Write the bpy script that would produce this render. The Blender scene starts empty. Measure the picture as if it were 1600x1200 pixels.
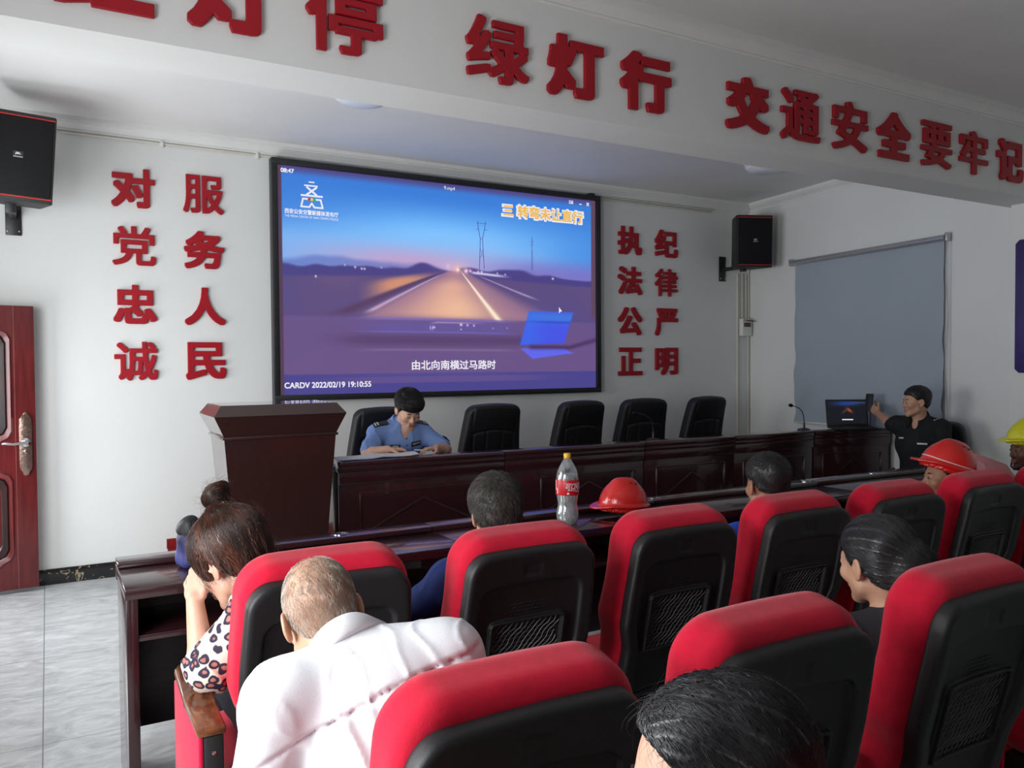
import bpy, bmesh, math, random
import numpy as np
from mathutils import Vector, Matrix
random.seed(7)
RNG = np.random.default_rng(11)
SC = bpy.context.scene
COL = SC.collection
PI = math.pi

# ------------------------------------------------------------------ camera
cam_d = bpy.data.cameras.new('camera')
cam = bpy.data.objects.new('camera', cam_d)
COL.objects.link(cam)
yaw, pitch, roll = math.radians(29.94), math.radians(-1.454), math.radians(-0.384)
fw = Vector((math.sin(yaw)*math.cos(pitch), math.cos(yaw)*math.cos(pitch), math.sin(pitch)))
rt = Vector((math.cos(yaw), -math.sin(yaw), 0))
up = rt.cross(fw)
r2 = rt*math.cos(roll) + up*math.sin(roll)
u2 = -rt*math.sin(roll) + up*math.cos(roll)
cam.matrix_world = Matrix(((r2.x, u2.x, -fw.x, 0), (r2.y, u2.y, -fw.y, 0), (r2.z, u2.z, -fw.z, 1.60), (0, 0, 0, 1)))
cam_d.sensor_width = 36.0
cam_d.lens = 36.0*1260.3/1600.0
cam_d.clip_start = 0.05
SC.camera = cam

# ------------------------------------------------------------------ world, daylight, exposure
wd = bpy.data.worlds.new('sky'); SC.world = wd; wd.use_nodes = True
bgn = wd.node_tree.nodes['Background']
bgn.inputs[0].default_value = (0.75, 0.87, 1.0, 1); bgn.inputs[1].default_value = 0.35

def area(name, loc, direction, sx, sy, power, col=(1, 1, 1)):
    l = bpy.data.lights.new(name, 'AREA'); l.shape = 'RECTANGLE'; l.size = sx; l.size_y = sy
    l.energy = power; l.color = col
    o = bpy.data.objects.new(name, l); COL.objects.link(o); o.location = loc
    o.rotation_euler = Vector(direction).to_track_quat('-Z', 'Z').to_euler()
    return o
area('daylight_entrance', (-1.12, 6.00, 1.03), (1, -0.15, 0.05), 0.96, 2.0, 88, (0.93, 0.97, 1.0))
area('daylight_window_front', (-1.12, 4.55, 1.75), (1, 0.40, 0.02), 1.3, 1.55, 78, (0.95, 0.98, 1.0))
area('daylight_window_aisle', (-1.12, 1.60, 1.35), (1, 0.12, -0.32), 1.9, 1.30, 125, (0.95, 0.98, 1.0))
area('fill_rear', (-1.12, -2.3, 1.75), (1, 0.25, -0.05), 1.9, 1.5, 10, (0.95, 0.98, 1.0))  # weak general fill added behind the camera, in an unseen rear opening
SC.view_settings.view_transform = 'Standard'
SC.view_settings.look = 'None'
SC.view_settings.gamma = 1.0
SC.view_settings.exposure = -0.15
SC.cycles.max_bounces = 8
SC.cycles.diffuse_bounces = 5
SC.cycles.glossy_bounces = 4
SC.cycles.transmission_bounces = 8
SC.cycles.caustics_reflective = False
SC.cycles.caustics_refractive = False
SC.cycles.sample_clamp_indirect = 4.0

# ------------------------------------------------------------------ object helpers
def tag(o, label=None, cat=None, group=None, kind=None):
    if label: o['label'] = label
    if cat: o['category'] = cat
    if group: o['group'] = group
    if kind: o['kind'] = kind
    return o
def thing(name, label, cat, loc=(0, 0, 0), rotz=0.0, group=None):
    o = bpy.data.objects.new(name, None); COL.objects.link(o)
    o.empty_display_size = 0.05
    o.location = loc; o.rotation_euler = (0, 0, rotz)
    return tag(o, label, cat, group)
def raw_mesh(name, V, Fq, smooth=True):
    V = np.asarray(V, np.float32); Fq = np.asarray(Fq, np.int32)
    me = bpy.data.meshes.new(name)
    me.vertices.add(len(V)); me.vertices.foreach_set('co', V.ravel())
    k = Fq.shape[1]
    me.loops.add(Fq.size); me.loops.foreach_set('vertex_index', Fq.ravel())
    me.polygons.add(len(Fq)); me.polygons.foreach_set('loop_start', np.arange(0, Fq.size, k, dtype=np.int32))
    if smooth: me.polygons.foreach_set('use_smooth', np.ones(len(Fq), bool))
    me.update(calc_edges=True)
    return me
def link(name, me, mat, parent=None, off=None):
    if off is not None:
        me.transform(Matrix.Translation(-Vector(off)))
    o = bpy.data.objects.new(name, me); COL.objects.link(o)
    if mat is not None and not me.materials: me.materials.append(mat)
    if parent is not None: o.parent = parent
    return o

class MB:
    """collects solid shapes into one mesh"""
    def __init__(s): s.bm = bmesh.new()
    def _tf(s, vs, rot, loc):
        M = Matrix.Translation(Vector(loc))
        if rot is not None: M = M @ (rot if isinstance(rot, Matrix) else Matrix.Rotation(rot[0], 4, 'X') if False else rot)
        bmesh.ops.transform(s.bm, matrix=M, verts=vs)
    def box(s, c, size, bev=0.0, rot=None, seg=2):
        r = bmesh.ops.create_cube(s.bm, size=1.0); vs = r['verts']
        bmesh.ops.scale(s.bm, vec=Vector(size), verts=vs)
        if bev > 0:
            es = list({e for v in vs for e in v.link_edges})
            n0 = set(s.bm.verts) - set(vs)
            bmesh.ops.bevel(s.bm, geom=es, offset=bev, segments=seg, profile=0.5, affect='EDGES', clamp_overlap=True)
            vs = [v for v in s.bm.verts if v not in n0]
        s._tf(vs, rot, c); return s
    def lim(s, x0, x1, y0, y1, z0, z1, bev=0.0, seg=2):
        return s.box(((x0+x1)/2, (y0+y1)/2, (z0+z1)/2), (x1-x0, y1-y0, z1-z0), bev, None, seg)
    def tube(s, pts, r, n=8, caps=True):
        pts = [Vector(p) for p in pts]; rs = r if isinstance(r, (list, tuple)) else [r]*len(pts)
        rings = []; prev = None
        for i, p in enumerate(pts):
            t = (pts[min(i+1, len(pts)-1)] - pts[max(i-1, 0)]).normalized()
            if prev is None:
                a = Vector((0, 0, 1)) if abs(t.z) < 0.9 else Vector((1, 0, 0))
                x = t.cross(a).normalized()
            else: x = (prev - t*prev.dot(t)).normalized()
            prev = x; y = t.cross(x)
            rings.append([s.bm.verts.new(p + (x*math.cos(q) + y*math.sin(q))*rs[i]) for q in [2*PI*k/n for k in range(n)]])
        for a, b in zip(rings, rings[1:]):
            for k in range(n): f = s.bm.faces.new((a[k], a[(k+1) % n], b[(k+1) % n], b[k])); f.smooth = True
        if caps: s.bm.faces.new(rings[0][::-1]); s.bm.faces.new(rings[-1])
        return s
    def lathe(s, prof, n=32, c=(0, 0, 0), rot=None):
        rings = []; new = []
        for r, z in prof:
            if r < 1e-6: v = s.bm.verts.new((0, 0, z)); rings.append([v]); new.append(v)
            else:
                ring = [s.bm.verts.new((r*math.cos(2*PI*k/n), r*math.sin(2*PI*k/n), z)) for k in range(n)]
                rings.append(ring); new += ring
        for a, b in zip(rings, rings[1:]):
            for k in range(n):
                k2 = (k+1) % n
                if len(a) == 1 and len(b) == 1: continue
                if len(a) == 1: f = s.bm.faces.new((a[0], b[k2], b[k]))
                elif len(b) == 1: f = s.bm.faces.new((a[k], a[k2], b[0]))
                else: f = s.bm.faces.new((a[k], a[k2], b[k2], b[k]))
                f.smooth = True
        s._tf(new, rot, c); return s
    def prism(s, poly, a0, a1, axis='z', bev=0.0, rot=None, loc=(0, 0, 0)):
        """2-D outline swept along an axis; poly gives the two other coordinates in cyclic order"""
        def P(u, v, w): return {'z': (u, v, w), 'x': (w, u, v), 'y': (v, w, u)}[axis]
        A = [s.bm.verts.new(P(u, v, a0)) for u, v in poly]; B = [s.bm.verts.new(P(u, v, a1)) for u, v in poly]
        n = len(poly); fs = []
        for k in range(n): fs.append(s.bm.faces.new((A[k], A[(k+1) % n], B[(k+1) % n], B[k])))
        fs.append(s.bm.faces.new(A[::-1])); fs.append(s.bm.faces.new(B))
        vs = A+B
        if bev > 0:
            old = set(s.bm.verts) - set(vs)
            bmesh.ops.bevel(s.bm, geom=list({e for f in fs for e in f.edges}), offset=bev, segments=2, profile=0.5, affect='EDGES', clamp_overlap=True)
            vs = [v for v in s.bm.verts if v not in old]
        s._tf(vs, rot, loc); return s
    def quads(s, V, F):
        vs = [s.bm.verts.new(v) for v in V]
        for f in F: s.bm.faces.new([vs[i] for i in f])
        return s
    def mesh(s, name, smooth_angle=0.6):
        bmesh.ops.recalc_face_normals(s.bm, faces=s.bm.faces[:])
        me = bpy.data.meshes.new(name)
        for f in s.bm.faces: f.smooth = True
        for e in s.bm.edges:
            if len(e.link_faces) == 2 and e.calc_face_angle(0) > smooth_angle: e.smooth = False
        s.bm.to_mesh(me); s.bm.free(); return me
    def build(s, name, mat, parent=None, off=None):
        return link(name, s.mesh(name), mat, parent, off)
def structure(o): o['kind'] = 'structure'; return o
def RX(a): return Matrix.Rotation(a, 4, 'X')
def RY(a): return Matrix.Rotation(a, 4, 'Y')
def RZ(a): return Matrix.Rotation(a, 4, 'Z')
def copy_tree(o, loc=None, rotz=None, label=None, parent=None):
    c = o.copy(); COL.objects.link(c)
    if parent is not None: c.parent = parent
    for ch in list(o.children): copy_tree(ch, parent=c)
    if loc is not None: c.location = loc
    if rotz is not None: c.rotation_euler = (0, 0, rotz)
    if label: c['label'] = label
    return c

# ------------------------------------------------------------------ materials
def srgb(*c):
    return tuple((x/255/12.92 if x/255 <= 0.04045 else ((x/255+0.055)/1.055)**2.4) for x in c)
def material(name, col, rough=0.5, col2=None, scale=8.0, stretch=(1, 1, 1), detail=4.0, metal=0.0, bump=0.0, bscale=None, spec=0.5, sheen=0.0, coat=0.0, sss=0.0, emit=None, estr=0.0, lo=0.35, hi=0.65):
    m = bpy.data.materials.new(name); m.use_nodes = True
    nt = m.node_tree; b = nt.nodes['Principled BSDF']
    b.inputs['Base Color'].default_value = (*col, 1); b.inputs['Roughness'].default_value = rough
    b.inputs['Metallic'].default_value = metal; b.inputs['Specular IOR Level'].default_value = spec
    if sheen: b.inputs['Sheen Weight'].default_value = sheen; b.inputs['Sheen Roughness'].default_value = 0.4
    if coat: b.inputs['Coat Weight'].default_value = coat; b.inputs['Coat Roughness'].default_value = 0.07
    if sss: b.inputs['Subsurface Weight'].default_value = sss; b.inputs['Subsurface Radius'].default_value = (0.02, 0.008, 0.005); b.inputs['Subsurface Scale'].default_value = 0.4
    if emit: b.inputs['Emission Color'].default_value = (*emit, 1); b.inputs['Emission Strength'].default_value = estr
    if col2 or bump:
        tc = nt.nodes.new('ShaderNodeTexCoord'); mp = nt.nodes.new('ShaderNodeMapping')
        mp.inputs['Scale'].default_value = stretch
        nt.links.new(tc.outputs['Object'], mp.inputs['Vector'])
        if col2:
            nz = nt.nodes.new('ShaderNodeTexNoise'); nz.inputs['Scale'].default_value = scale; nz.inputs['Detail'].default_value = detail
            nt.links.new(mp.outputs[0], nz.inputs['Vector'])
            mr = nt.nodes.new('ShaderNodeMapRange'); mr.inputs[1].default_value = lo; mr.inputs[2].default_value = hi
            nt.links.new(nz.outputs[0], mr.inputs[0])
            mx = nt.nodes.new('ShaderNodeMix'); mx.data_type = 'RGBA'
            mx.inputs[6].default_value = (*col, 1); mx.inputs[7].default_value = (*col2, 1)
            nt.links.new(mr.outputs[0], mx.inputs[0]); nt.links.new(mx.outputs[2], b.inputs['Base Color'])
        if bump:
            nb = nt.nodes.new('ShaderNodeTexNoise'); nb.inputs['Scale'].default_value = bscale or scale; nb.inputs['Detail'].default_value = 3
            nt.links.new(mp.outputs[0], nb.inputs['Vector'])
            bp = nt.nodes.new('ShaderNodeBump'); bp.inputs['Strength'].default_value = bump; bp.inputs['Distance'].default_value = 0.004
            nt.links.new(nb.outputs[0], bp.inputs['Height']); nt.links.new(bp.outputs[0], b.inputs['Normal'])
    return m
M = {}
M['wall'] = material('wall_paint', (0.72, 0.73, 0.71), 0.6, (0.69, 0.70, 0.685), 1.3, bump=0.05, bscale=60, spec=0.3)
M['ceil'] = material('ceiling_paint', (0.74, 0.74, 0.73), 0.7, (0.70, 0.70, 0.69), 1.5, spec=0.2)
M['trim'] = material('cornice_plaster', (0.74, 0.74, 0.72), 0.6, (0.71, 0.71, 0.69), 3, spec=0.3)
M['desk'] = material('desk_veneer', (0.034, 0.009, 0.011), 0.24, (0.027, 0.0075, 0.0095), 4, (1.2, 14, 14), coat=0.7, spec=0.5)
M['deskin'] = material('desk_veneer_dark', (0.028, 0.010, 0.011), 0.35, (0.018, 0.007, 0.008), 6, (1.2, 14, 14))
M['podium'] = material('podium_veneer', (0.036, 0.0105, 0.0085), 0.34, (0.026, 0.008, 0.0065), 9, (16, 16, 1), spec=0.5, coat=1.0)
M['door'] = material('door_lacquer', (0.155, 0.016, 0.016), 0.3, (0.095, 0.010, 0.011), 4, (10, 10, 1), coat=0.2)
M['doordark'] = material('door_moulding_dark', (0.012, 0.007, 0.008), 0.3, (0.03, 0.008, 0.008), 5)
M['bronze'] = material('bronze_lock', (0.42, 0.30, 0.25), 0.25, (0.30, 0.20, 0.16), 60, metal=0.9, bump=0.3, bscale=120)
M['chrome'] = material('chrome', (0.7, 0.7, 0.7), 0.18, metal=1.0)
M['red'] = material('red_fabric', (0.62, 0.006, 0.034), 0.85, (0.54, 0.005, 0.028), 30, bump=0.35, bscale=700, spec=0.25, sheen=0.25)
M['pinkside'] = material('red_side_fabric', (0.62, 0.006, 0.050), 0.85, (0.56, 0.005, 0.042), 30, bump=0.3, bscale=700, spec=0.25, sheen=0.3)
M['plastic'] = material('black_plastic', (0.0125, 0.0125, 0.014), 0.42, (0.010, 0.010, 0.011), 14, bump=0.25, bscale=900, spec=0.5)
M['plasticd'] = material('black_plastic_matt', (0.010, 0.010, 0.011), 0.55, (0.008, 0.008, 0.009), 30)
M['armwood'] = material('arm_wood', (0.19, 0.060, 0.018), 0.25, (0.10, 0.028, 0.008), 7, (6, 1.5, 6), coat=0.3)
M['leather'] = material('black_leather', (0.010, 0.010, 0.012), 0.5, (0.008, 0.008, 0.009), 20, bump=0.3, bscale=260, spec=0.4)
M['letter'] = material('red_acrylic', (0.36, 0.005, 0.014), 0.45, (0.32, 0.004, 0.012), 4, spec=0.35)
M['black'] = material('black_metal', (0.012, 0.012, 0.013), 0.4, (0.016, 0.016, 0.017), 20)
M['grille'] = material('speaker_grille', (0.006, 0.006, 0.007), 0.7, (0.010, 0.010, 0.011), 300, lo=0.45, hi=0.55, spec=0.2)
M['cab'] = material('speaker_cabinet', (0.011, 0.011, 0.012), 0.6, (0.014, 0.014, 0.015), 60, bump=0.4, bscale=200)
M['redline'] = material('speaker_red_line', (0.60, 0.02, 0.015), 0.4, (0.5, 0.02, 0.015), 10)
M['white'] = material('white_plastic', (0.70, 0.70, 0.68), 0.4, (0.66, 0.66, 0.64), 10)
M['cream'] = material('conduit_plastic', (0.62, 0.60, 0.53), 0.5, (0.58, 0.56, 0.50), 6)
M['carpet'] = material('platform_carpet', (0.20, 0.012, 0.012), 0.9, (0.15, 0.010, 0.010), 120, bump=0.4, bscale=500, spec=0.1)
M['paper'] = material('paper', (0.72, 0.72, 0.73), 0.6, (0.62, 0.63, 0.66), 12)
M['blind'] = material('blind_fabric', (0.36, 0.41, 0.46), 0.75, (0.34, 0.39, 0.44), 2.0, bump=0.08, bscale=300, spec=0.2)
M['alu'] = material('aluminium', (0.50, 0.51, 0.52), 0.35, (0.45, 0.46, 0.47), 30, metal=0.7)
M['lampw'] = material('lamp_acrylic', (0.72, 0.75, 0.80), 0.3, (0.70, 0.73, 0.78), 4)
M['lettw'] = material('logo_white', (0.8, 0.8, 0.8), 0.5, (0.75, 0.75, 0.75), 10)

# floor: grey stone-look tiles with thin joints
def floor_material():
    m = bpy.data.materials.new('floor_tiles'); m.use_nodes = True; nt = m.node_tree; b = nt.nodes['Principled BSDF']
    L = nt.links; N = nt.nodes.new
    tc = N('ShaderNodeTexCoord'); mp = N('ShaderNodeMapping'); mp.inputs['Scale'].default_value = (1.0, 2.2, 1)
    mp.inputs['Rotation'].default_value = (0, 0, 0.5)
    L.new(tc.outputs['Object'], mp.inputs[0])
    n1 = N('ShaderNodeTexNoise'); n1.inputs['Scale'].default_value = 5.0; n1.inputs['Detail'].default_value = 9; n1.inputs['Roughness'].default_value = 0.65; n1.inputs['Distortion'].default_value = 1.4
    L.new(mp.outputs[0], n1.inputs[0])
    cr = N('ShaderNodeValToRGB'); cr.color_ramp.elements[0].position = 0.30; cr.color_ramp.elements[0].color = (0.29, 0.30, 0.305, 1)
    cr.color_ramp.elements[1].position = 0.72; cr.color_ramp.elements[1].color = (0.55, 0.565, 0.57, 1)
    L.new(n1.outputs[0], cr.inputs[0])
    sx = N('ShaderNodeSeparateXYZ'); L.new(tc.outputs['Object'], sx.inputs[0])
    def joint(sock, pitch, off):
        a = N('ShaderNodeMath'); a.operation = 'SUBTRACT'; a.inputs[1].default_value = off; L.new(sock, a.inputs[0])
        p = N('ShaderNodeMath'); p.operation = 'PINGPONG'; p.inputs[1].default_value = pitch/2; L.new(a.outputs[0], p.inputs[0])
        c = N('ShaderNodeMath'); c.operation = 'LESS_THAN'; c.inputs[1].default_value = 0.0022; L.new(p.outputs[0], c.inputs[0]); return c
    jx = joint(sx.outputs[0], 0.585, -0.045); jy = joint(sx.outputs[1], 0.585, 3.92)
    mxj = N('ShaderNodeMath'); mxj.operation = 'MAXIMUM'; L.new(jx.outputs[0], mxj.inputs[0]); L.new(jy.outputs[0], mxj.inputs[1])
    mx = N('ShaderNodeMix'); mx.data_type = 'RGBA'; mx.inputs[7].default_value = (0.13, 0.135, 0.14, 1)
    L.new(mxj.outputs[0], mx.inputs[0]); L.new(cr.outputs[0], mx.inputs[6]); L.new(mx.outputs[2], b.inputs['Base Color'])
    b.inputs['Roughness'].default_value = 0.30
    bp = N('ShaderNodeBump'); bp.inputs['Strength'].default_value = 0.08; bp.inputs['Distance'].default_value = 0.01
    L.new(n1.outputs[0], bp.inputs['Height']); L.new(bp.outputs[0], b.inputs['Normal'])
    return m
M['floor'] = floor_material()
def marble_material():
    m = bpy.data.materials.new('black_marble'); m.use_nodes = True; nt = m.node_tree; b = nt.nodes['Principled BSDF']
    L = nt.links; N = nt.nodes.new
    tc = N('ShaderNodeTexCoord')
    n1 = N('ShaderNodeTexNoise'); n1.inputs['Scale'].default_value = 6; n1.inputs['Detail'].default_value = 6; n1.inputs['Distortion'].default_value = 2.5
    L.new(tc.outputs['Object'], n1.inputs[0])
    cr = N('ShaderNodeValToRGB'); e = cr.color_ramp.elements
    e[0].position = 0.0; e[0].color = (0.012, 0.012, 0.013, 1); e[1].position = 1.0; e[1].color = (0.02, 0.02, 0.022, 1)
    for p, c in ((0.57, (0.02, 0.02, 0.022, 1)), (0.60, (0.45, 0.33, 0.13, 1)), (0.615, (0.3, 0.3, 0.3, 1)), (0.64, (0.02, 0.02, 0.02, 1))):
        q = e.new(p); q.color = c
    L.new(n1.outputs[0], cr.inputs[0]); L.new(cr.outputs[0], b.inputs['Base Color'])
    b.inputs['Roughness'].default_value = 0.15
    return m
M['marble'] = marble_material()

# ------------------------------------------------------------------ solid modelling by distance fields
def nets(d, org, h):
    """surface nets: closed quad mesh of the zero level of d"""
    h = np.broadcast_to(np.asarray(h, np.float32), (3,)); s = d < 0
    nx, ny, nz = d.shape
    c = np.zeros((nx-1, ny-1, nz-1), np.uint8)
    for i in (0, 1):
        for j in (0, 1):
            for k in (0, 1): c += s[i:nx-1+i, j:ny-1+j, k:nz-1+k]
    act = np.argwhere((c > 0) & (c < 8))
    ids = np.full(c.shape, -1, np.int32); ids[tuple(act.T)] = np.arange(len(act))
    acc = np.zeros((len(act), 3), np.float32); cnt = np.zeros(len(act), np.float32)
    ax = [(1, 0, 0), (0, 1, 0), (0, 0, 1)]
    for a in range(3):
        for u in (0, 1):
            for v in (0, 1):
                o = np.zeros(3, int); o[(a+1) % 3] = u; o[(a+2) % 3] = v
                p0 = act+o; p1 = p0+np.array(ax[a])
                d0 = d[tuple(p0.T)]; d1 = d[tuple(p1.T)]
                m = (d0 < 0) != (d1 < 0)
                t = np.where(m, d0/np.where(m, d0-d1, 1), 0)
                q = o.astype(np.float32)[None, :].repeat(len(act), 0); q[:, a] += t
                acc += np.where(m[:, None], q, 0); cnt += m
    V = np.asarray(org, np.float32) + (act + acc/cnt[:, None])*h
    Fs = []
    for a in range(3):
        b, e = (a+1) % 3, (a+2) % 3
        sl0 = [slice(None)]*3; sl1 = [slice(None)]*3; sl0[a] = slice(0, -1); sl1[a] = slice(1, None)
        x = np.argwhere(s[tuple(sl0)] != s[tuple(sl1)])
        ok = (x[:, b] > 0) & (x[:, e] > 0) & (x[:, b] < d.shape[b]-1) & (x[:, e] < d.shape[e]-1)
        x = x[ok]
        if not len(x): continue
        def g(db, de):
            y = x.copy(); y[:, b] -= db; y[:, e] -= de; return ids[tuple(y.T)]
        q = np.stack([g(1, 1), g(0, 1), g(0, 0), g(1, 0)], 1)
        flip = ~s[tuple(x.T)]
        q[flip] = q[flip][:, ::-1]
        Fs.append(q)
    return V, np.concatenate(Fs)
def smin(a, b, k):
    if k <= 0: return np.minimum(a, b)
    t = np.clip(0.5+0.5*(b-a)/k, 0, 1)
    return b+(a-b)*t-k*t*(1-t)
def smax(a, b, k): return -smin(-a, -b, k)
def unit(v): v = np.asarray(v, float); return v/np.linalg.norm(v)
def vec(*a): return np.array(a, float)
def frame(f, u):
    """columns: right, forward, up"""
    f = unit(f); u = np.asarray(u, float); u = unit(u-f*(u@f)); r = np.cross(f, u)
    return np.stack([r, f, u], 1)
class Field:
    def __init__(s): s.ops = []; s.clips = []; s.post = None
    def add(s, fn, lo, hi, k=0.012, op='u'): s.ops.append((fn, np.asarray(lo, float), np.asarray(hi, float), k, op)); return s
    def cap(s, a, b, ra, rb=None, k=0.012, op='u'):
        a = np.asarray(a, float); b = np.asarray(b, float); rb = ra if rb is None else rb
        ab = b-a; l2 = max(ab@ab, 1e-9)
        def fn(x, y, z):
            X, Y, Z = x-a[0], y-a[1], z-a[2]
            h = np.clip((X*ab[0]+Y*ab[1]+Z*ab[2])/l2, 0, 1)
            return np.sqrt((X-h*ab[0])**2+(Y-h*ab[1])**2+(Z-h*ab[2])**2)-(ra+h*(rb-ra))
        m = max(ra, rb)
        return s.add(fn, np.minimum(a, b)-m, np.maximum(a, b)+m, k, op)
    def path(s, pts, rs, k=0.012, op='u'):
        for i in range(len(pts)-1): s.cap(pts[i], pts[i+1], rs[i], rs[i+1], k, op)
        return s
    def ell(s, c, r, R=None, k=0.012, op='u'):
        c = np.asarray(c, float); r = np.asarray(r, float); R = np.eye(3) if R is None else R
        def fn(x, y, z):
            X, Y, Z = x-c[0], y-c[1], z-c[2]
            q = [(X*R[0, i]+Y*R[1, i]+Z*R[2, i])/r[i] for i in range(3)]
            k0 = np.sqrt(q[0]**2+q[1]**2+q[2]**2); k1 = np.sqrt((q[0]/r[0])**2+(q[1]/r[1])**2+(q[2]/r[2])**2)
            return k0*(k0-1)/np.maximum(k1, 1e-6)
        e = np.sqrt(((R*r)**2).sum(1))
        return s.add(fn, c-e, c+e, k, op)
    def rbox(s, c, hs, rad, R=None, k=0.005, op='u'):
        c = np.asarray(c, float); hs = np.asarray(hs, float); R = np.eye(3) if R is None else R
        def fn(x, y, z):
            X, Y, Z = x-c[0], y-c[1], z-c[2]
            q = [abs(X*R[0, i]+Y*R[1, i]+Z*R[2, i])-(hs[i]-rad) for i in range(3)]
            out = np.sqrt(sum(np.maximum(v, 0)**2 for v in q))
            return out+np.minimum(np.maximum(np.maximum(q[0], q[1]), q[2]), 0)-rad
        e = np.abs(R) @ hs
        return s.add(fn, c-e, c+e, k, op)
    def clip(s, p, n, k=0.004):
        """keep the side the normal points away from"""
        s.clips.append((np.asarray(p, float), unit(n), k)); return s
    def evalp(s, P):
        x, y, z = P[:, 0], P[:, 1], P[:, 2]
        d = np.full(len(P), 9.0)
        for fn, lo, hi, k, op in s.ops:
            v = fn(x, y, z)
            d = smin(d, v, k) if op == 'u' else smax(d, -v, k) if op == 's' else smax(d, v, k)
        for p, n, k in s.clips: d = smax(d, (x-p[0])*n[0]+(y-p[1])*n[1]+(z-p[2])*n[2], k)
        return d
    def grad(s, P, e=0.002):
        g = np.zeros_like(P)
        for i in range(3):
            o = np.zeros(3); o[i] = e
            g[:, i] = s.evalp(P+o)-s.evalp(P-o)
        return g/np.maximum(np.linalg.norm(g, axis=1, keepdims=True), 1e-9)
    def project(s, P, off=0.0, n=4):
        P = np.array(P, float)
        for _ in range(n): P = P-(s.evalp(P)-off)[:, None]*s.grad(P)*0.9
        return P
    def mesh(s, h, lo=None, hi=None):
        un = [o for o in s.ops if o[4] == 'u']
        lo = np.min([o[1] for o in un], 0)-2.5*h-0.012 if lo is None else np.asarray(lo, float)
        hi = np.max([o[2] for o in un], 0)+2.5*h+0.012 if hi is None else np.asarray(hi, float)
        n = np.ceil((hi-lo)/h).astype(int)+1
        gx, gy, gz = [(lo[i]+h*np.arange(n[i])).astype(np.float32) for i in range(3)]
        d = np.full(tuple(n), 0.2, np.float32)
        for fn, l, u, k, op in s.ops:
            m = k+2.5*h+0.012
            i0 = np.clip(np.floor((l-m-lo)/h).astype(int), 0, n); i1 = np.clip(np.ceil((u+m-lo)/h).astype(int)+1, 0, n)
            if op == 'i': i0 = np.zeros(3, int); i1 = n
            if (i1 <= i0).any(): continue
            sl = tuple(slice(i0[i], i1[i]) for i in range(3))
            v = fn(gx[sl[0]][:, None, None], gy[sl[1]][None, :, None], gz[sl[2]][None, None, :])
            d[sl] = smin(d[sl], v, k) if op == 'u' else smax(d[sl], -v, k) if op == 's' else smax(d[sl], v, k)
        for p, nn, k in s.clips:
            v = (gx[:, None, None]-p[0])*nn[0]+(gy[None, :, None]-p[1])*nn[1]+(gz[None, None, :]-p[2])*nn[2]
            d = smax(d, v, k).astype(np.float32)
        if s.post is not None:
            idx = np.argwhere(np.abs(d) < 0.03)
            P = lo+idx*h
            d[tuple(idx.T)] = s.post(P, d[tuple(idx.T)])
        d[0] = d[-1] = 0.2; d[:, 0] = d[:, -1] = 0.2; d[:, :, 0] = d[:, :, -1] = 0.2
        return nets(d, lo, h)
    def build(s, name, mat, parent, h, off=None, relax=2, lo=None, hi=None):
        V, Fq = s.mesh(h, lo, hi)
        V = relax_mesh(V, Fq, relax)
        return link(name, raw_mesh(name, V, Fq), mat, parent, off)
def relax_mesh(V, Fq, n, w=0.5):
    E = np.concatenate([Fq[:, [i, (i+1) % Fq.shape[1]]] for i in range(Fq.shape[1])])
    V = V.astype(np.float64)
    for it in range(n):
        for ww in (w, -w*1.02):
            A = np.zeros_like(V); c = np.zeros(len(V))
            np.add.at(A, E[:, 0], V[E[:, 1]]); np.add.at(c, E[:, 0], 1)
            np.add.at(A, E[:, 1], V[E[:, 0]]); np.add.at(c, E[:, 1], 1)
            V = V+ww*(A/c[:, None]-V)
    return V
def waves(P, seed, freq, n=7, aniso=(1, 1, 1)):
    """smooth random field from crossing sine waves, about -1..1"""
    g = np.random.default_rng(seed); out = np.zeros(len(P))
    for i in range(n):
        k = g.normal(size=3); k = k/np.linalg.norm(k)*freq*g.uniform(0.6, 1.6)*np.asarray(aniso)
        out += np.sin(P@k+g.uniform(0, 6.28))
    return out/math.sqrt(n)*0.8
def ridged(P, seed, freq, aniso=(1, 1, 1)):
    return 1-np.abs(waves(P, seed, freq, 6, aniso))*1.6

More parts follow.
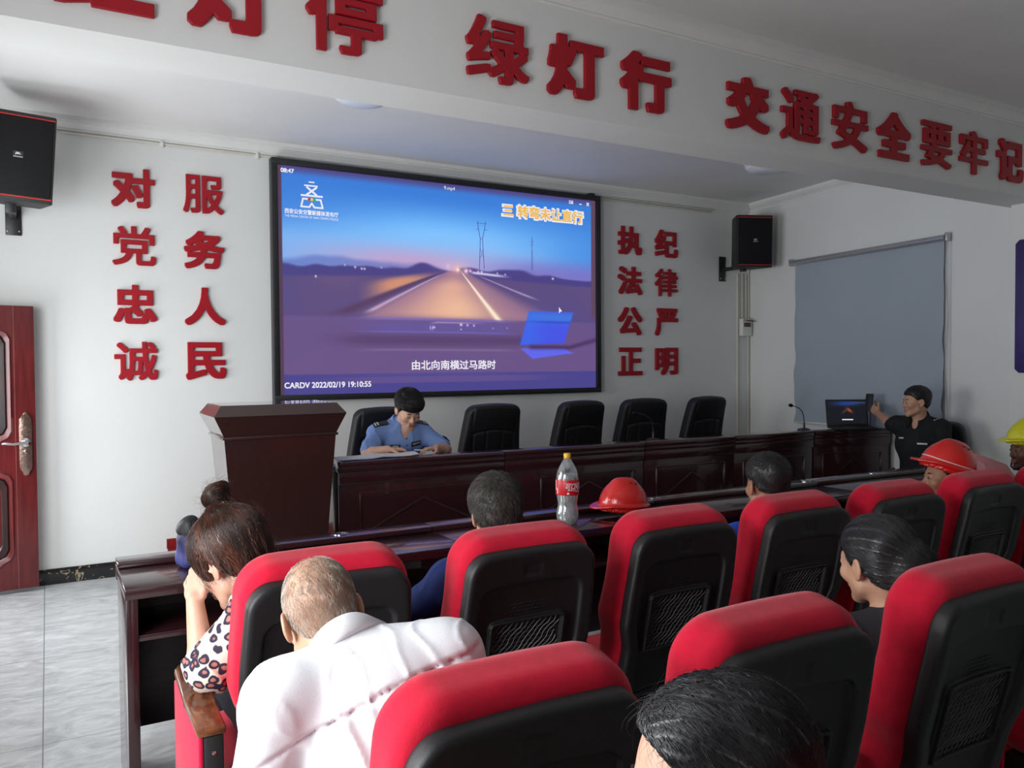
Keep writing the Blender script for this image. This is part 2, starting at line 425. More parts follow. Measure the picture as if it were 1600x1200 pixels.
# ------------------------------------------------------------------ lettering
_cov = {}
def coverage(text, N=112, font_size=1.0):
    """grey-level picture of a line of text, tightly cropped"""
    key = (text, N)
    if key in _cov: return _cov[key]
    c = bpy.data.curves.new('lettering', 'FONT'); c.body = text; c.size = 1.0; c.resolution_u = 6
    o = bpy.data.objects.new('lettering', c); COL.objects.link(o)
    me = o.evaluated_get(bpy.context.evaluated_depsgraph_get()).to_mesh()
    me.calc_loop_triangles()
    co = np.array([v.co[:2] for v in me.vertices]); tri = np.array([t.vertices[:] for t in me.loop_triangles])
    o.evaluated_get(bpy.context.evaluated_depsgraph_get()).to_mesh_clear()
    bpy.data.objects.remove(o); bpy.data.curves.remove(c)
    lo, hi = co.min(0), co.max(0); S = N*3/(hi[1]-lo[1])
    W = int(math.ceil((hi[0]-lo[0])*S/3)*3); H = N*3
    q = (co-lo)*S; img = np.zeros((W, H), bool)
    for t in tri:
        a, b, d = q[t]; x0, y0 = np.floor(np.minimum(np.minimum(a, b), d)).astype(int); x1, y1 = np.ceil(np.maximum(np.maximum(a, b), d)).astype(int)
        xs = np.arange(max(x0, 0), min(x1+1, W))+0.5; ys = np.arange(max(y0, 0), min(y1+1, H))+0.5
        if not len(xs) or not len(ys): continue
        X, Y = xs[:, None], ys[None, :]
        e = [(p[0]-r[0])*(Y-r[1])-(p[1]-r[1])*(X-r[0]) for r, p in ((a, b), (b, d), (d, a))]
        img[int(xs[0]):int(xs[-1])+1, int(ys[0]):int(ys[-1])+1] |= ((e[0] >= 0) & (e[1] >= 0) & (e[2] >= 0)) | ((e[0] <= 0) & (e[1] <= 0) & (e[2] <= 0))
    g = img.reshape(W//3, 3, H//3, 3).mean((1, 3))
    _cov[key] = g
    return g
def fatten(g, hx, hy):
    """grey dilation: strokes grow by hx, hy pixels with square corners"""
    g = np.pad(g, ((hx+3, hx+3), (hy+3, hy+3)))
    out = g.copy()
    for k in range(1, hx+1): out = np.maximum(out, np.maximum(np.roll(g, k, 0), np.roll(g, -k, 0)))
    g = out.copy()
    for k in range(1, hy+1): out = np.maximum(out, np.maximum(np.roll(g, k, 1), np.roll(g, -k, 1)))
    return out
def letters(text, w, h, depth, fat=(0, 0), N=112, rel=None):
    """solid lettering, w x h, lying in x-z with its back at y=0 and its front at y=-depth, centred"""
    g = fatten(coverage(text, N), *fat)
    g = (g+np.roll(g, 1, 0)+np.roll(g, -1, 0)+np.roll(g, 1, 1)+np.roll(g, -1, 1))/5
    m = np.argwhere(g > 0.5); a, b = m.min(0), m.max(0)+1
    px = np.array([w/(b[0]-a[0]), h/(b[1]-a[1])])
    f2 = (0.5-g)*2.0
    zs = np.array([-1.5, -0.5, 0.5, 1.5]); nz = 5
    zz = np.linspace(-1, 1, nz+4)*(nz+3)/(nz-1)
    f = np.maximum(f2[:, :, None], (np.abs(zz)-1)[None, None, :]*1.0)
    V, Fq = nets(f.astype(np.float32), (0, 0, 0), 1.0)
    ctr = (a+b)/2-0.5
    X = (V[:, 0]-ctr[0])*px[0]; Z = (V[:, 1]-ctr[1])*px[1]
    t = np.clip((V[:, 2]-(nz+3)/2)/((nz-1)/2), -1, 1)
    Y = -depth/2+t*depth/2*-1
    return np.stack([X, Y, Z], 1), Fq[:, ::-1] if True else Fq
def letter_obj(name, text, w, h, depth, mat, loc, fat=(0, 0), rotz=0.0, parent=None, N=112, rot=None):
    V, Fq = letters(text, w, h, depth, fat, N)
    me = raw_mesh(name, V, Fq, smooth=False)
    o = link(name, me, mat, parent)
    o.location = loc; o.rotation_euler = rot or (0, 0, rotz)
    return o

# ------------------------------------------------------------------ the setting
DF = 6.80            # front wall
CZ = 3.43            # ceiling
PLZ = 0.17           # platform height
RC, RP = (7.12, 6.80), (6.70, 3.60)     # right wall, front corner and beam end
structure(MB().lim(-1.05, 7.4, -8.0, 7.0, -0.1, 0.0).build('floor', M['floor']))
structure(MB().lim(-1.25, 7.5, -8.1, 7.0, CZ, CZ+0.1).build('ceiling', M['ceil']))
structure(MB().lim(-1.25, 7.5, DF, DF+0.2, 0, CZ).build('wall_front', M['wall']))
structure(MB().lim(-1.25, 7.5, -8.2, -8.0, 0, CZ).build('wall_back', M['wall']))
structure(MB().prism([RC, RP, (6.70, -8.0), (6.95, -8.0), (7.4, 6.80)], 0, CZ, 'z').build('wall_right', M['wall']))
w = MB()
for y0, y1, z0, z1 in ((6.5, 6.8, 0, CZ), (5.5, 6.5, 2.06, CZ), (5.25, 5.5, 0, CZ), (3.85, 5.25, 0, 0.95), (3.85, 5.25, 2.55, CZ), (2.6, 3.85, 0, CZ), (0.6, 2.6, 0, 0.65), (0.6, 2.6, 2.05, CZ),
                       (-1.2, 0.6, 0, CZ), (-3.3, -1.2, 0, 0.95), (-3.3, -1.2, 2.55, CZ), (-8.0, -3.3, 0, CZ)):
    w.lim(-1.25, -1.05, y0, y1, z0, z1)
structure(w.build('wall_left', M['wall']))
for n, (y0, y1, z0, z1) in enumerate(((3.85, 5.25, 0.95, 2.55), (0.6, 2.6, 0.65, 2.05), (-3.3, -1.2, 0.95, 2.55))):
    f = MB()
    for a, b in ((y0, y0+0.05), ((y0+y1)/2-0.025, (y0+y1)/2+0.025), (y1-0.05, y1)): f.lim(-1.20, -1.15, a, b, z0, z1, 0.005)
    f.lim(-1.20, -1.15, y0+0.05, y1-0.05, z0, z0+0.05, 0.005).lim(-1.20, -1.15, y0+0.05, y1-0.05, z1-0.05, z1, 0.005)
    structure(f.build('window_%d' % (n+1), M['alu']))
f = MB()
f.lim(-1.27, -1.03, 5.44, 5.5, 0, 2.06, 0.004).lim(-1.27, -1.03, 6.5, 6.56, 0, 2.06, 0.004).lim(-1.27, -1.03, 5.44, 6.56, 2.06, 2.12, 0.004)
structure(f.build('trim_5', M['door']))
# beam with its cornice, and the pilaster that carries it
structure(MB().lim(-1.05, 6.75, 3.33, 3.63, 2.82, CZ).build('wall_beam', M['wall']))
structure(MB().lim(6.61, 6.75, 3.28, 3.57, 0, 2.82).build('wall_pilaster', M['wall']))
def cornice(name, a, b, nrm):
    """moulded strip along a wall from a to b; nrm points into the room"""
    prof = [(0, 0), (0.012, 0), (0.016, 0.012), (0.012, 0.020), (0.022, 0.032), (0.040, 0.050), (0.050, 0.056), (0.052, 0.066), (0.062, 0.068), (0.064, 0.082), (0.064, 0.10), (0, 0.10)]
    a, b, nrm = Vector((*a, CZ-0.10)), Vector((*b, CZ-0.10)), Vector((*nrm, 0)).normalized()
    V = [a+nrm*u+Vector((0, 0, v)) for u, v in prof]+[b+nrm*u+Vector((0, 0, v)) for u, v in prof]
    n = len(prof); F = [(k, (k+1) % n, n+(k+1) % n, n+k) for k in range(n)]+[tuple(range(n-1, -1, -1)), tuple(range(n, 2*n))]
    structure(MB().quads(V, F).build(name, M['trim']))
cornice('trim_1', (-1.05, DF), (RC[0], DF), (0, -1))
cornice('trim_2', (-1.05, 3.33), (6.70, 3.33), (0, -1))
cornice('trim_3', (RC[0], 6.74), (RP[0]+0.012, 3.63), (-0.991, 0.130))
cornice('trim_4', (-1.05, 3.63), (6.70, 3.63), (0, 1))
# black marble baseboards and the red skirting along the platform
structure(MB().lim(-1.05, 0.79, DF-0.015, DF, 0, 0.115, 0.002).build('baseboard_front', M['marble']))
structure(MB().lim(-1.05, -1.035, -7.9, 5.44, 0, 0.115, 0.002).build('baseboard_left', M['marble']))
structure(MB().lim(0.785, RC[0], DF-0.02, DF, PLZ, PLZ+0.075, 0.002).build('trim_6', M['carpet']))
pl = MB().prism([(0.79, 4.72), (6.84, 4.72), (7.10, 6.79), (0.79, 6.79)], 0, PLZ, 'z', 0.004).build('floor_platform', M['carpet'])
structure(pl)

# ---- entrance door leaf, open against the front wall
dr = bpy.data.objects.new('door_1', None); COL.objects.link(dr); dr.location = (-1.0, 6.60, 0.03); dr.rotation_euler = (0, 0, math.radians(5.5))
structure(dr); dr['label'] = 'dark red lacquered entrance door standing open at the front wall'
W, Hd = 0.925, 2.0
MB().lim(0, W, -0.025, 0.025, 0, Hd, 0.004).build('leaf', M['door'], dr)
def door_panel(z0, z1, arched):
    x0, x1 = 0.10, W-0.140
    def outline(i):
        a, b, c, d = x0+i, x1-i, z0+i, z1-i; s = 0.085
        pts = [(a+s, c), (b-s, c), (b-s*0.75, c+s*0.25), (b-s*0.25, c+s*0.5), (b, c+s), (b, d-s), (b-s*0.25, d-s*0.5), (b-s*0.75, d-s*0.25), (b-s, d), (a+s, d), (a+s*0.75, d-s*0.25), (a+s*0.25, d-s*0.5), (a, d-s), (a, c+s), (a+s*0.25, c+s*0.5), (a+s*0.75, c+s*0.25)]
        return pts
    def ring(i0, y0, i1, y1, mb):
        A, B = outline(i0), outline(i1); n = len(A)
        V = [(u, y0, v) for u, v in A]+[(u, y1, v) for u, v in B]
        mb.quads(V, [(k, (k+1) % n, n+(k+1) % n, n+k) for k in range(n)])
    m = MB(); ring(0, -0.025, 0.012, -0.036, m); ring(0.012, -0.036, 0.03, -0.030, m); ring(0.03, -0.030, 0.036, -0.026, m)
    m.build('moulding', M['door'], dr)
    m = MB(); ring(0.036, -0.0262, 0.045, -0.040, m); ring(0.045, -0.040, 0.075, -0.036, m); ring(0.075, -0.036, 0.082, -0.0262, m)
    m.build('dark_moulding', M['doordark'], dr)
    m = MB(); ring(0.082, -0.0262, 0.12, -0.037, m); B = outline(0.12); m.quads([(u, -0.037, v) for u, v in B], [tuple(range(len(B)))])
    m.build('raised_panel', M['door'], dr)
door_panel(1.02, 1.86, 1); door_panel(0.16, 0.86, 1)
MB().lim(W-0.127, W-0.123, -0.0262, -0.025, 0.0, Hd).build('edge_groove', material('door_groove', (0.25, 0.07, 0.06), 0.4, (0.2, 0.05, 0.05), 20), dr)
lk = MB()
pts = [(0.0, 0.0), (0.018, 0.006), (0.012, 0.02), (0.03, 0.035), (0.034, 0.06), (0.03, 0.075), (0.034, 0.085), (0.034, 0.30), (0.03, 0.31), (0.034, 0.325), (0.03, 0.345), (0.016, 0.36), (0.012, 0.372), (0.0, 0.385)]
poly = [(x, z) for x, z in pts]+[(-x, z) for x, z in pts[-2:0:-1]]
lk.prism([(z, x) for x, z in poly], -0.013, 0.0, 'y', 0.003)
plate = lk.build('lock_plate', M['bronze'], dr); plate.location = (W-0.065, -0.0255, 0.80); plate.scale = (1.15, 1.15, 1.18)
hd = MB(); hd.lathe([(0.024, 0), (0.026, 0.006), (0.018, 0.012), (0.011, 0.014), (0.011, 0.045)], 20, (0, 0, 0), RX(PI/2))
hd.tube([(0.008, -0.045, 0), (-0.02, -0.050, 0.002), (-0.07, -0.050, -0.004), (-0.115, -0.052, 0.004), (-0.13, -0.05, 0.001)], [0.011, 0.010, 0.008, 0.010, 0.006], 12)
h = hd.build('lever_handle', M['chrome'], plate); h.location = (0, -0.013, 0.20)
kc = MB().lathe([(0.0, 0.016), (0.011, 0.014), (0.013, 0.0)], 20, (0, 0, 0), RX(PI/2)).build('key_cylinder', M['chrome'], plate); kc.location = (0, -0.012, 0.145)
MB().lathe([(0.0, 0.004), (0.03, 0.0)], 16, (0, 0, 0), RX(PI/2)).build('rosette', M['bronze'], plate).location = (0, -0.013, 0.265)

# ---- roller blind on the right wall
wu = Vector((RP[0]-RC[0], RP[1]-RC[1], 0)).normalized(); wn = Vector((wu.y, -wu.x, 0))      # along the wall towards the rear; into the room
def onwall(y, off=0.0, z=0.0):
    t = (y-RC[1])/wu.y; p = Vector((*RC, 0))+wu*t+wn*off; return Vector((p.x, p.y, z))
bl = thing('roller_blind', 'pale blue-grey roller blind pulled down on the right wall behind the laptop', 'blind', onwall(5.1, 0.0, 0))
def bl_at(y, off, z): return onwall(y, off, z)-bl.location
MB().tube([bl_at(6.04, 0.05, 2.66), bl_at(4.17, 0.05, 2.66)], 0.028, 16).build('roller_tube', M['alu'], bl)
for y in (6.055, 4.155):
    b = MB(); p = bl_at(y, 0.045, 2.665); b.box(p, (0.05, 0.025, 0.075), 0.006, Matrix.Rotation(math.atan2(wn.y, wn.x), 4, 'Z')); b.build('bracket', M['alu'], bl)
V = []; NX, NZ = 60, 60
for j in range(NZ+1):
    for i in range(NX+1):
        s, t = i/NX, j/NZ; y = 6.01-s*1.81; z = 2.66-t*1.70
        e = max(0, 1-min(s, 1-s)/0.16)
        o = 0.024+0.012*t+e*t*(0.016*math.sin(t*19+ (0 if s < .5 else 2)+s*9)+0.010*math.sin(t*37+1.3))
        V.append(bl_at(y, o+0.004, z))
n = len(V); V += [v-wn*0.003 for v in V]
F = []
for j in range(NZ):
    for i in range(NX):
        a = j*(NX+1)+i; F.append((a, a+1, a+NX+2, a+NX+1)); F.append((n+a, n+a+NX+1, n+a+NX+2, n+a+1))
link('fabric', raw_mesh('fabric', [tuple(v) for v in V], F), M['blind'], bl)
MB().tube([bl_at(6.01, 0.035, 0.955), bl_at(4.20, 0.035, 0.955)], 0.012, 10).build('bottom_bar', M['white'], bl)
MB().tube([bl_at(4.155, 0.05+0.012*math.sin(k*0.9), 2.63-k*0.12) for k in range(14)], 0.005, 6).build('pull_chain', M['alu'], bl)

# ---- dark blue notice panel on the pilaster
t = thing('notice_panel', 'dark blue rounded notice panel on the pilaster at the right edge', 'poster', (6.61, 3.42, 2.02))
MB().prism([(-0.15+0.03, -0.52), (0.11-0.03, -0.52), (0.11, -0.49), (0.11, 0.49), (0.08, 0.52), (-0.12, 0.52), (-0.15, 0.49), (-0.15, -0.49)], -0.012, 0, 'x', 0.003).build('board', material('notice_blue', (0.035, 0.022, 0.11), 0.35, (0.045, 0.03, 0.15), 3), t)

# ---- red slogan characters: two columns on each side of the screen, and one line on the beam
G = 'red raised characters on the front wall left of the screen'
G2 = 'red raised characters on the front wall right of the screen'
DENSE = '绿停通安要牢服党诚律'
def wall_char(ch, x, z, wd, ht, where, grp):
    o = letter_obj('slogan_character', ch, wd, ht, 0.022, M['letter'], (x, DF-0.001, z), fat=(3, 3) if ch in DENSE else (5, 5), N=124)
    tag(o, 'red raised character %s, %s' % (ch, where), 'wall letter', grp)
pos = ('topmost', 'second from the top', 'third from the top', 'lowest')
for chs, x, col, grp in (('对党忠诚', 0.592, 'of the far left column on the front wall', G), ('服务人民', 1.098, 'of the column just left of the screen', G),
                         ('执法公正', 5.358, 'of the column just right of the screen', G2), ('纪律严明', 5.858, 'of the column nearest the right speaker', G2)):
    for k, ch in enumerate(chs):
        wall_char(ch, x, (2.955, 2.515, 2.07, 1.637)[k] if x < 3 else (2.89, 2.468, 2.04, 1.613)[k], 0.305 if x < 3 else 0.318, 0.298, pos[k]+' '+col, grp)
BT = [('红', 0.205, 'leftmost, cut off by the picture edge'), ('灯', 0.655, 'between the cut-off one and the character 停'), ('停', 1.112, 'first large one left of the gap before 绿'),
      ('绿', 1.846, 'first of the middle group of three'), ('灯', 2.285, 'middle one of the middle group of three'), ('行', 2.728, 'last of the middle group of three'),
      ('交', 3.462, 'first of the right-hand group of seven'), ('通', 3.897, 'second of the right-hand group'), ('安', 4.344, 'third of the right-hand group'),
      ('全', 4.773, 'fourth of the right-hand group'), ('要', 5.232, 'fifth of the right-hand group'), ('牢', 5.663, 'sixth of the right-hand group'), ('记', 6.121, 'last, at the right end of the beam')]
for ch, x, where in BT:
    o = letter_obj('beam_character', ch, 0.335, 0.30, 0.022, M['letter'], (x, 3.329, 3.055 if x > 0.3 else 3.05), fat=(4, 3) if ch in DENSE else (7, 6), N=124)
    tag(o, 'red raised character %s on the beam, %s' % (ch, where), 'wall letter', 'red raised characters on the ceiling beam')

# ---- ceiling lamps, loudspeakers, cable conduits
for x, y, lab in ((1.86, 5.20, 'round white ceiling lamp above the screen, left one'), (5.78, 5.30, 'round white ceiling lamp near the right speaker')):
    t = thing('ceiling_lamp', lab, 'lamp', (x, y, CZ), 0, 'round ceiling lamps')
    MB().lathe([(0, 0), (0.20, 0), (0.205, -0.012), (0.205, -0.03), (0.195, -0.035)], 48).build('lamp_base', M['white'], t)
    MB().lathe([(0.195, -0.028), (0.19, -0.05), (0.15, -0.078), (0.08, -0.092), (0, -0.096)], 48).build('lamp_shade', M['lampw'], t)
def speaker(loc, rot, lab):
    t = thing('wall_speaker', lab, 'speaker', loc, 0, 'black wall speakers'); t.rotation_euler = rot
    # front faces -Y, trapezoid plan (narrower at the back)
    wf, wb, d, h = 0.40, 0.24, 0.34, 0.56
    MB().prism([(-wf/2, 0), (wf/2, 0), (wf/2, 0.05), (wb/2, d), (-wb/2, d), (-wf/2, 0.05)], -h/2, h/2, 'z', 0.008).build('cabinet', M['cab'], t)
    MB().lim(-wf/2+0.012, wf/2-0.012, -0.012, 0.004, -h/2+0.035, h/2-0.035, 0.004).build('grille', M['grille'], t)
    for s in (-1, 1): MB().lim(-wf/2+0.004, wf/2-0.004, -0.004, 0.002, s*(h/2-0.026)-0.0035, s*(h/2-0.026)+0.0035).build('red_strip', M['redline'], t)
    MB().lim(-0.028, 0.028, -0.0145, -0.0115, -0.012, 0.03).build('badge', material('badge_dark', (0.02, 0.02, 0.02), 0.4), t)
    letter_obj('badge_lettering', 'JBL', 0.034, 0.017, 0.002, M['lettw'], (0, -0.0145, 0.014), (1, 1), parent=t, N=30)
    MB().lim(-0.026, 0.026, -0.0155, -0.0145, -0.007, -0.004).build('badge_line', M['lettw'], t)
    return t
spl = speaker((-0.135, 6.06, 2.945), (math.radians(3), math.radians(4.0), math.radians(-3)), 'large black loudspeaker on the wall above the open door')
spr = speaker((6.655, 6.27, 2.905), (math.radians(2), 0, math.radians(-22)), 'black loudspeaker in the front right corner beside the blind')
def bracket(loc, rotz, lab, sx):
    t = thing('speaker_bracket', lab, 'bracket', loc, rotz, 'speaker wall brackets')
    MB().lim(-0.05, 0.05, -0.012, 0, -0.14, 0.14, 0.004).build('wall_plate', M['black'], t)
    for z in (-0.11, 0.05, 0.09):
        for x in (-0.036, 0.036): MB().lathe([(0.007, 0), (0.007, 0.004), (0, 0.005)], 8, (x, -0.012, z), RX(PI/2)).build('screw', M['chrome'], t)
    MB().lim(-0.02, 0.02, -sx, -0.012, -0.03, 0.01, 0.003).lim(-0.03, 0.03, -sx-0.05, -sx, -0.06, 0.12, 0.004).build('swivel_arm', M['black'], t)
    return t
bracket((-0.19, DF, 2.68), 0, 'black wall bracket under the left loudspeaker', 0.46)
bracket((6.69, DF, 2.66), 0, 'black wall bracket under the right loudspeaker', 0.30)
t = tag(MB().tube([(-0.1, DF-0.012, 3.315), (1.68, DF-0.012, 3.318)], 0.009, 8).build('cable_conduit', M['cream']), 'cream cable conduit under the cornice left of the screen', 'conduit', 'cream cable conduits')
for x in (0.80, 1.52): MB().lim(x-0.012, x+0.012, DF-0.026, DF, 3.29, 3.335, 0.003).build('clip', M['white'], t)
tag(MB().tube([(4.9, DF-0.012, 3.318), (6.52, DF-0.012, 3.310)], 0.010, 8).tube([(4.9, DF-0.012, 3.294), (6.5, DF-0.012, 3.286)], 0.009, 8).build('cable_conduit', M['cream']), 'pair of cream cable conduits between the screen and the right speaker', 'conduit', 'cream cable conduits')
for x, z0, z1, lab in ((6.925, 0.17, 2.62, 'full height cream conduit left of the breaker box'), (6.995, 2.11, 2.62, 'short middle cream conduit above the breaker box'), (7.055, 2.11, 2.62, 'short right cream conduit above the breaker box'), (7.095, 0.17, 3.2, 'cream conduit right in the wall corner')):
    tag(MB().lim(x-0.012, x+0.012, DF-0.022, DF, z0, z1, 0.004).build('cable_conduit', M['cream']), lab, 'conduit', 'cream cable conduits')
t = thing('breaker_box', 'small white breaker box with its dark lid flipped up, in the right corner', 'electrical box', (7.01, DF-0.023, 2.0))
MB().lim(-0.075, 0.075, -0.06, 0, -0.10, 0.10, 0.006).build('housing', M['white'], t)
MB().lim(-0.055, 0.05, -0.063, -0.058, 0.005, 0.05).build('breaker_recess', M['black'], t)
for k in range(3): MB().lim(-0.045+k*0.03, -0.022+k*0.03, -0.070, -0.062, 0.015, 0.04, 0.002).build('breaker', material('breaker_red', (0.20, 0.07, 0.06), 0.4), t)
MB().box((0, -0.10, 0.075), (0.12, 0.09, 0.004), 0.001, RX(0.25)).build('lid', M['plastic'], t)

# ---- the large wall screen
def clamp01(a): return np.clip(a, 0, 1)
def sstep(a, b, x): t = clamp01((x-a)/(b-a)); return t*t*(3-2*t)
SX0, SX1, SZ0, SZ1 = 1.615, 4.925, 1.300, 3.300
DXW, DZH = SX1-SX0-0.10, SZ1-SZ0-0.10
UT = np.linspace(0, 1, 11); UI = np.array([0, .121, .237, .347, .453, .554, .65, .743, .832, .918, 1])
def screen_picture(NU, NV):
    """dusk road seen from a car, painted over u (0 left..1 right), v (0 top..1 bottom); sRGB 0-255"""
    u, v = np.meshgrid(np.interp(np.linspace(0, 1, NU), UT, UI), np.linspace(0, 1, NV)); P = np.stack([u, v*0.6, u*0], -1).reshape(-1, 3)
    n1 = waves(P, 3, 25).reshape(u.shape); n2 = waves(P, 4, 90).reshape(u.shape); n3 = waves(P, 5, 12).reshape(u.shape)
    def mixc(img, col, m): return img*(1-m[..., None])+np.asarray(col, float)*m[..., None]
    img = np.zeros(u.shape+(3,)); img[:] = (58, 124, 215)
    img = mixc(img, (122, 192, 255), sstep(0.05, 0.26, v)*np.exp(-((u-0.52)/0.42)**2))
    img = mixc(img, (138, 190, 245), sstep(0.18, 0.32, v)*0.75*(1-sstep(0.6, 0.95, u)))
    img = mixc(img, (196, 158, 200), sstep(0.27, 0.39, v)*np.exp(-((u-0.42)/0.32)**2)*0.9)
    img = mixc(img, (128, 110, 190), sstep(0.30, 0.41, v)*sstep(0.55, 0.8, u)*0.8)
    img = mixc(img, (80, 70, 130), 1-sstep(0.0, 0.045, v))
    hz = 0.412+0.004*n1
    hill = 0.365+0.03*sstep(0.0, 0.5, u)+0.025*(1-sstep(0.0, 0.12, u))+0.012*n1+0.004*n2
    img = mixc(img, (84, 104, 182), sstep(0, 0.03, v-hill)*(1-sstep(0.40, 0.56, u))*0.6)
    tl = np.where(u < 0.56, 0.415-0.018*np.exp(-((u-0.46)/0.07)**2), 0.392+0.03*sstep(0.62, 1.0, u))+0.008*n2+0.005*n1
    img = mixc(img, (70, 60, 126), sstep(0, 0.014, v-tl)*0.92)
    g = sstep(0.0, 0.02, v-(0.43+0.06*np.abs(u-0.565)*np.where(u < 0.565, 1.2, 0.9)))
    ground = np.zeros_like(img); ground[:] = (92, 76, 126)
    ground = mixc(ground, (76, 72, 140), sstep(-0.3, 1, n3)*0.7)
    ground = mixc(ground, (110, 84, 126), sstep(0.2, 1, -n3)*0.5)
    img = img*(1-g[..., None])+ground*g[..., None]
    # road: wedge below the vanishing point
    vx, vy = 0.565, 0.395; dv = np.maximum(v-vy, 1e-4); q = (u-vx)/dv
    road = sstep(-1.28, -1.02, q)*(1-sstep(0.85, 1.5, q))*sstep(0.0, 0.03, v-0.40)
    img = mixc(img, (150, 112, 142), road*0.9)
    warm = np.exp(-((q+0.15)/0.75)**2)*sstep(0.41, 0.5, v)*(1-sstep(0.62, 0.665, v))
    img = mixc(img, (232, 176, 150), clamp01(warm*(0.85+0.12*n3)))
    img = mixc(img, (252, 205, 160), clamp01(np.exp(-((q-0.05)/0.35)**2)*sstep(0.5, 0.6, v)*(1-sstep(0.63, 0.66, v))*0.5))
    verge = sstep(-3.6, -2.2, q)*(1-sstep(-1.75, -1.5, q))*sstep(0.415, 0.47, v)*(1-sstep(0.56, 0.60, v))
    img = mixc(img, (236, 158, 112), clamp01(verge*(0.8+0.2*n1)*sstep(0.24, 0.36, u)))
    img = mixc(img, (84, 58, 92), np.exp(-((q+1.52)/0.16)**2)*sstep(0.42, 0.45, v)*(1-sstep(0.62, 0.66, v))*0.8)
    def line(q0, w0, col, amt, a, b): return mixc(img, col, np.exp(-((q-q0)/w0)**2)*amt*sstep(a, a+0.03, v)*(1-sstep(b-0.03, b, v)))
    img = line(-1.22, 0.055, (214, 176, 206), 0.85, 0.42, 0.64)
    img = line(0.50, 0.045, (255, 236, 206), 1.0, 0.405, 0.69)
    img = line(1.70, 0.07, (190, 168, 214), 0.8, 0.42, 0.55)
    # dashboard and windscreen reflections
    d = sstep(0.645, 0.66, v)
    img = mixc(img, (104, 82, 134), d*0.97)
    img = mixc(img, (84, 62, 104), np.exp(-((v-0.755)/0.03)**2)*sstep(0.08, 0.3, u)*(1-sstep(0.75, 0.85, u))*0.8)
    for v0, wv, c, a in ((0.655, 0.006, (132, 116, 190), 0.7), (0.69, 0.022, (98, 86, 160), 0.7), (0.715, 0.004, (110, 106, 205), 0.7), (0.80, 0.006, (138, 112, 150), 0.6)):
        bend = v0+0.015*np.abs(u-0.45)**1.5
        img = mixc(img, c, np.exp(-((v-bend)/wv)**2)*sstep(0.2, 0.35, u)*(1-sstep(0.68, 0.78, u))*a)
    img = mixc(img, (172, 150, 196), np.exp(-((v-0.668-0.5*np.maximum(0, 0.50-u)*0.5)/0.004)**2)*sstep(0.47, 0.50, u)*(1-sstep(0.56, 0.68, u))*0.8)
    # blue phone and its reflection
    def quad(pts, soft=0.004):
        m = np.ones_like(u)*9
        for i in range(len(pts)):
            (x0, y0), (x1, y1) = pts[i], pts[(i+1) % len(pts)]; L = math.hypot(x1-x0, y1-y0)
            m = np.minimum(m, ((x1-x0)*(v-y0)-(y1-y0)*(u-x0))/L)
        return sstep(-soft, soft, m)
    m = quad([(0.79, 0.60), (0.93, 0.60), (0.90, 0.765), (0.76, 0.775)])
    img = mixc(img, (70, 84, 226), m); img = mixc(img, (64, 124, 216), m*np.exp(-((v-0.63)/0.03)**2)*0.8)
    img = mixc(img, (40, 70, 190), m*np.exp(-((v-0.655)/0.006)**2)*0.7)
    img = mixc(img, (60, 110, 232), m*np.exp(-((u-0.78)/0.05)**2)*0.6)
    m = quad([(0.762, 0.792), (0.89, 0.785), (0.93, 0.815), (0.80, 0.845)])
    img = mixc(img, (96, 104, 240), m*0.95)
    img = mixc(img, (72, 50, 96), np.exp(-((v-(0.785-0.5*np.maximum(0, u-0.92)))/0.012)**2)*sstep(0.78, 0.80, u)*0.9)
    # distant lights
    for x, y, r, c in ((0.565, 0.408, 0.010, (255, 196, 170)), (0.566, 0.410, 0.006, (255, 250, 240)), (0.592, 0.413, 0.008, (255, 226, 250)), (0.605, 0.412, 0.005, (250, 210, 255)), (0.63, 0.414, 0.004, (250, 200, 230)), (0.641, 0.414, 0.004, (255, 220, 230)),
                       (0.118, 0.475, 0.004, (235, 235, 255)), (0.21, 0.418, 0.003, (220, 200, 240)), (0.243, 0.425, 0.004, (235, 210, 245)), (0.263, 0.43, 0.004, (235, 215, 250)), (0.272, 0.43, 0.004, (235, 215, 250)), (0.325, 0.42, 0.0035, (180, 170, 250)), (0.715, 0.42, 0.003, (230, 220, 255)), (0.69, 0.416, 0.003, (230, 220, 255)), (0.865, 0.428, 0.004, (250, 240, 255)),
                       (0.49, 0.692, 0.004, (250, 210, 255)), (0.575, 0.677, 0.005, (255, 230, 250)), (0.595, 0.679, 0.004, (240, 200, 250)), (0.615, 0.68, 0.004, (235, 190, 250)), (0.575, 0.70, 0.003, (200, 190, 250)), (0.675, 0.692, 0.003, (150, 160, 250)), (0.72, 0.69, 0.003, (150, 160, 250))):
        img = mixc(img, c, np.exp(-(((u-x)**2+((v-y)*0.6)**2)/(r*0.75)**2)))
    for x in (0.478, 0.485, 0.532, 0.538): img = mixc(img, (210, 205, 250), np.exp(-((u-x)/0.0015)**2-((v-(0.695 if x < 0.5 else 0.395))/0.010)**2))
    gl = np.exp(-((u-0.565)/0.04)**2-((v-0.405)/0.03)**2); img = mixc(img, (255, 190, 180), gl*0.4)
    sn = sstep(0.60, 0.62, u)*(1-sstep(0.68, 0.74, u))*np.exp(-((v-(0.421+0.10*(u-0.62)))/0.006)**2); img = mixc(img, (232, 222, 250), sn*0.9)
    # player bar and side strips
    b = sstep(0.908, 0.914, v)
    img = mixc(img, (70, 66, 140), b*0.9)
    for k in range(5): img = mixc(img, (104, 92, 160), b*np.exp(-((v-0.918-0.009*k)/0.0016)**2)*sstep(0.1, 0.4, u)*(1-sstep(0.6, 0.9, u))*0.7)
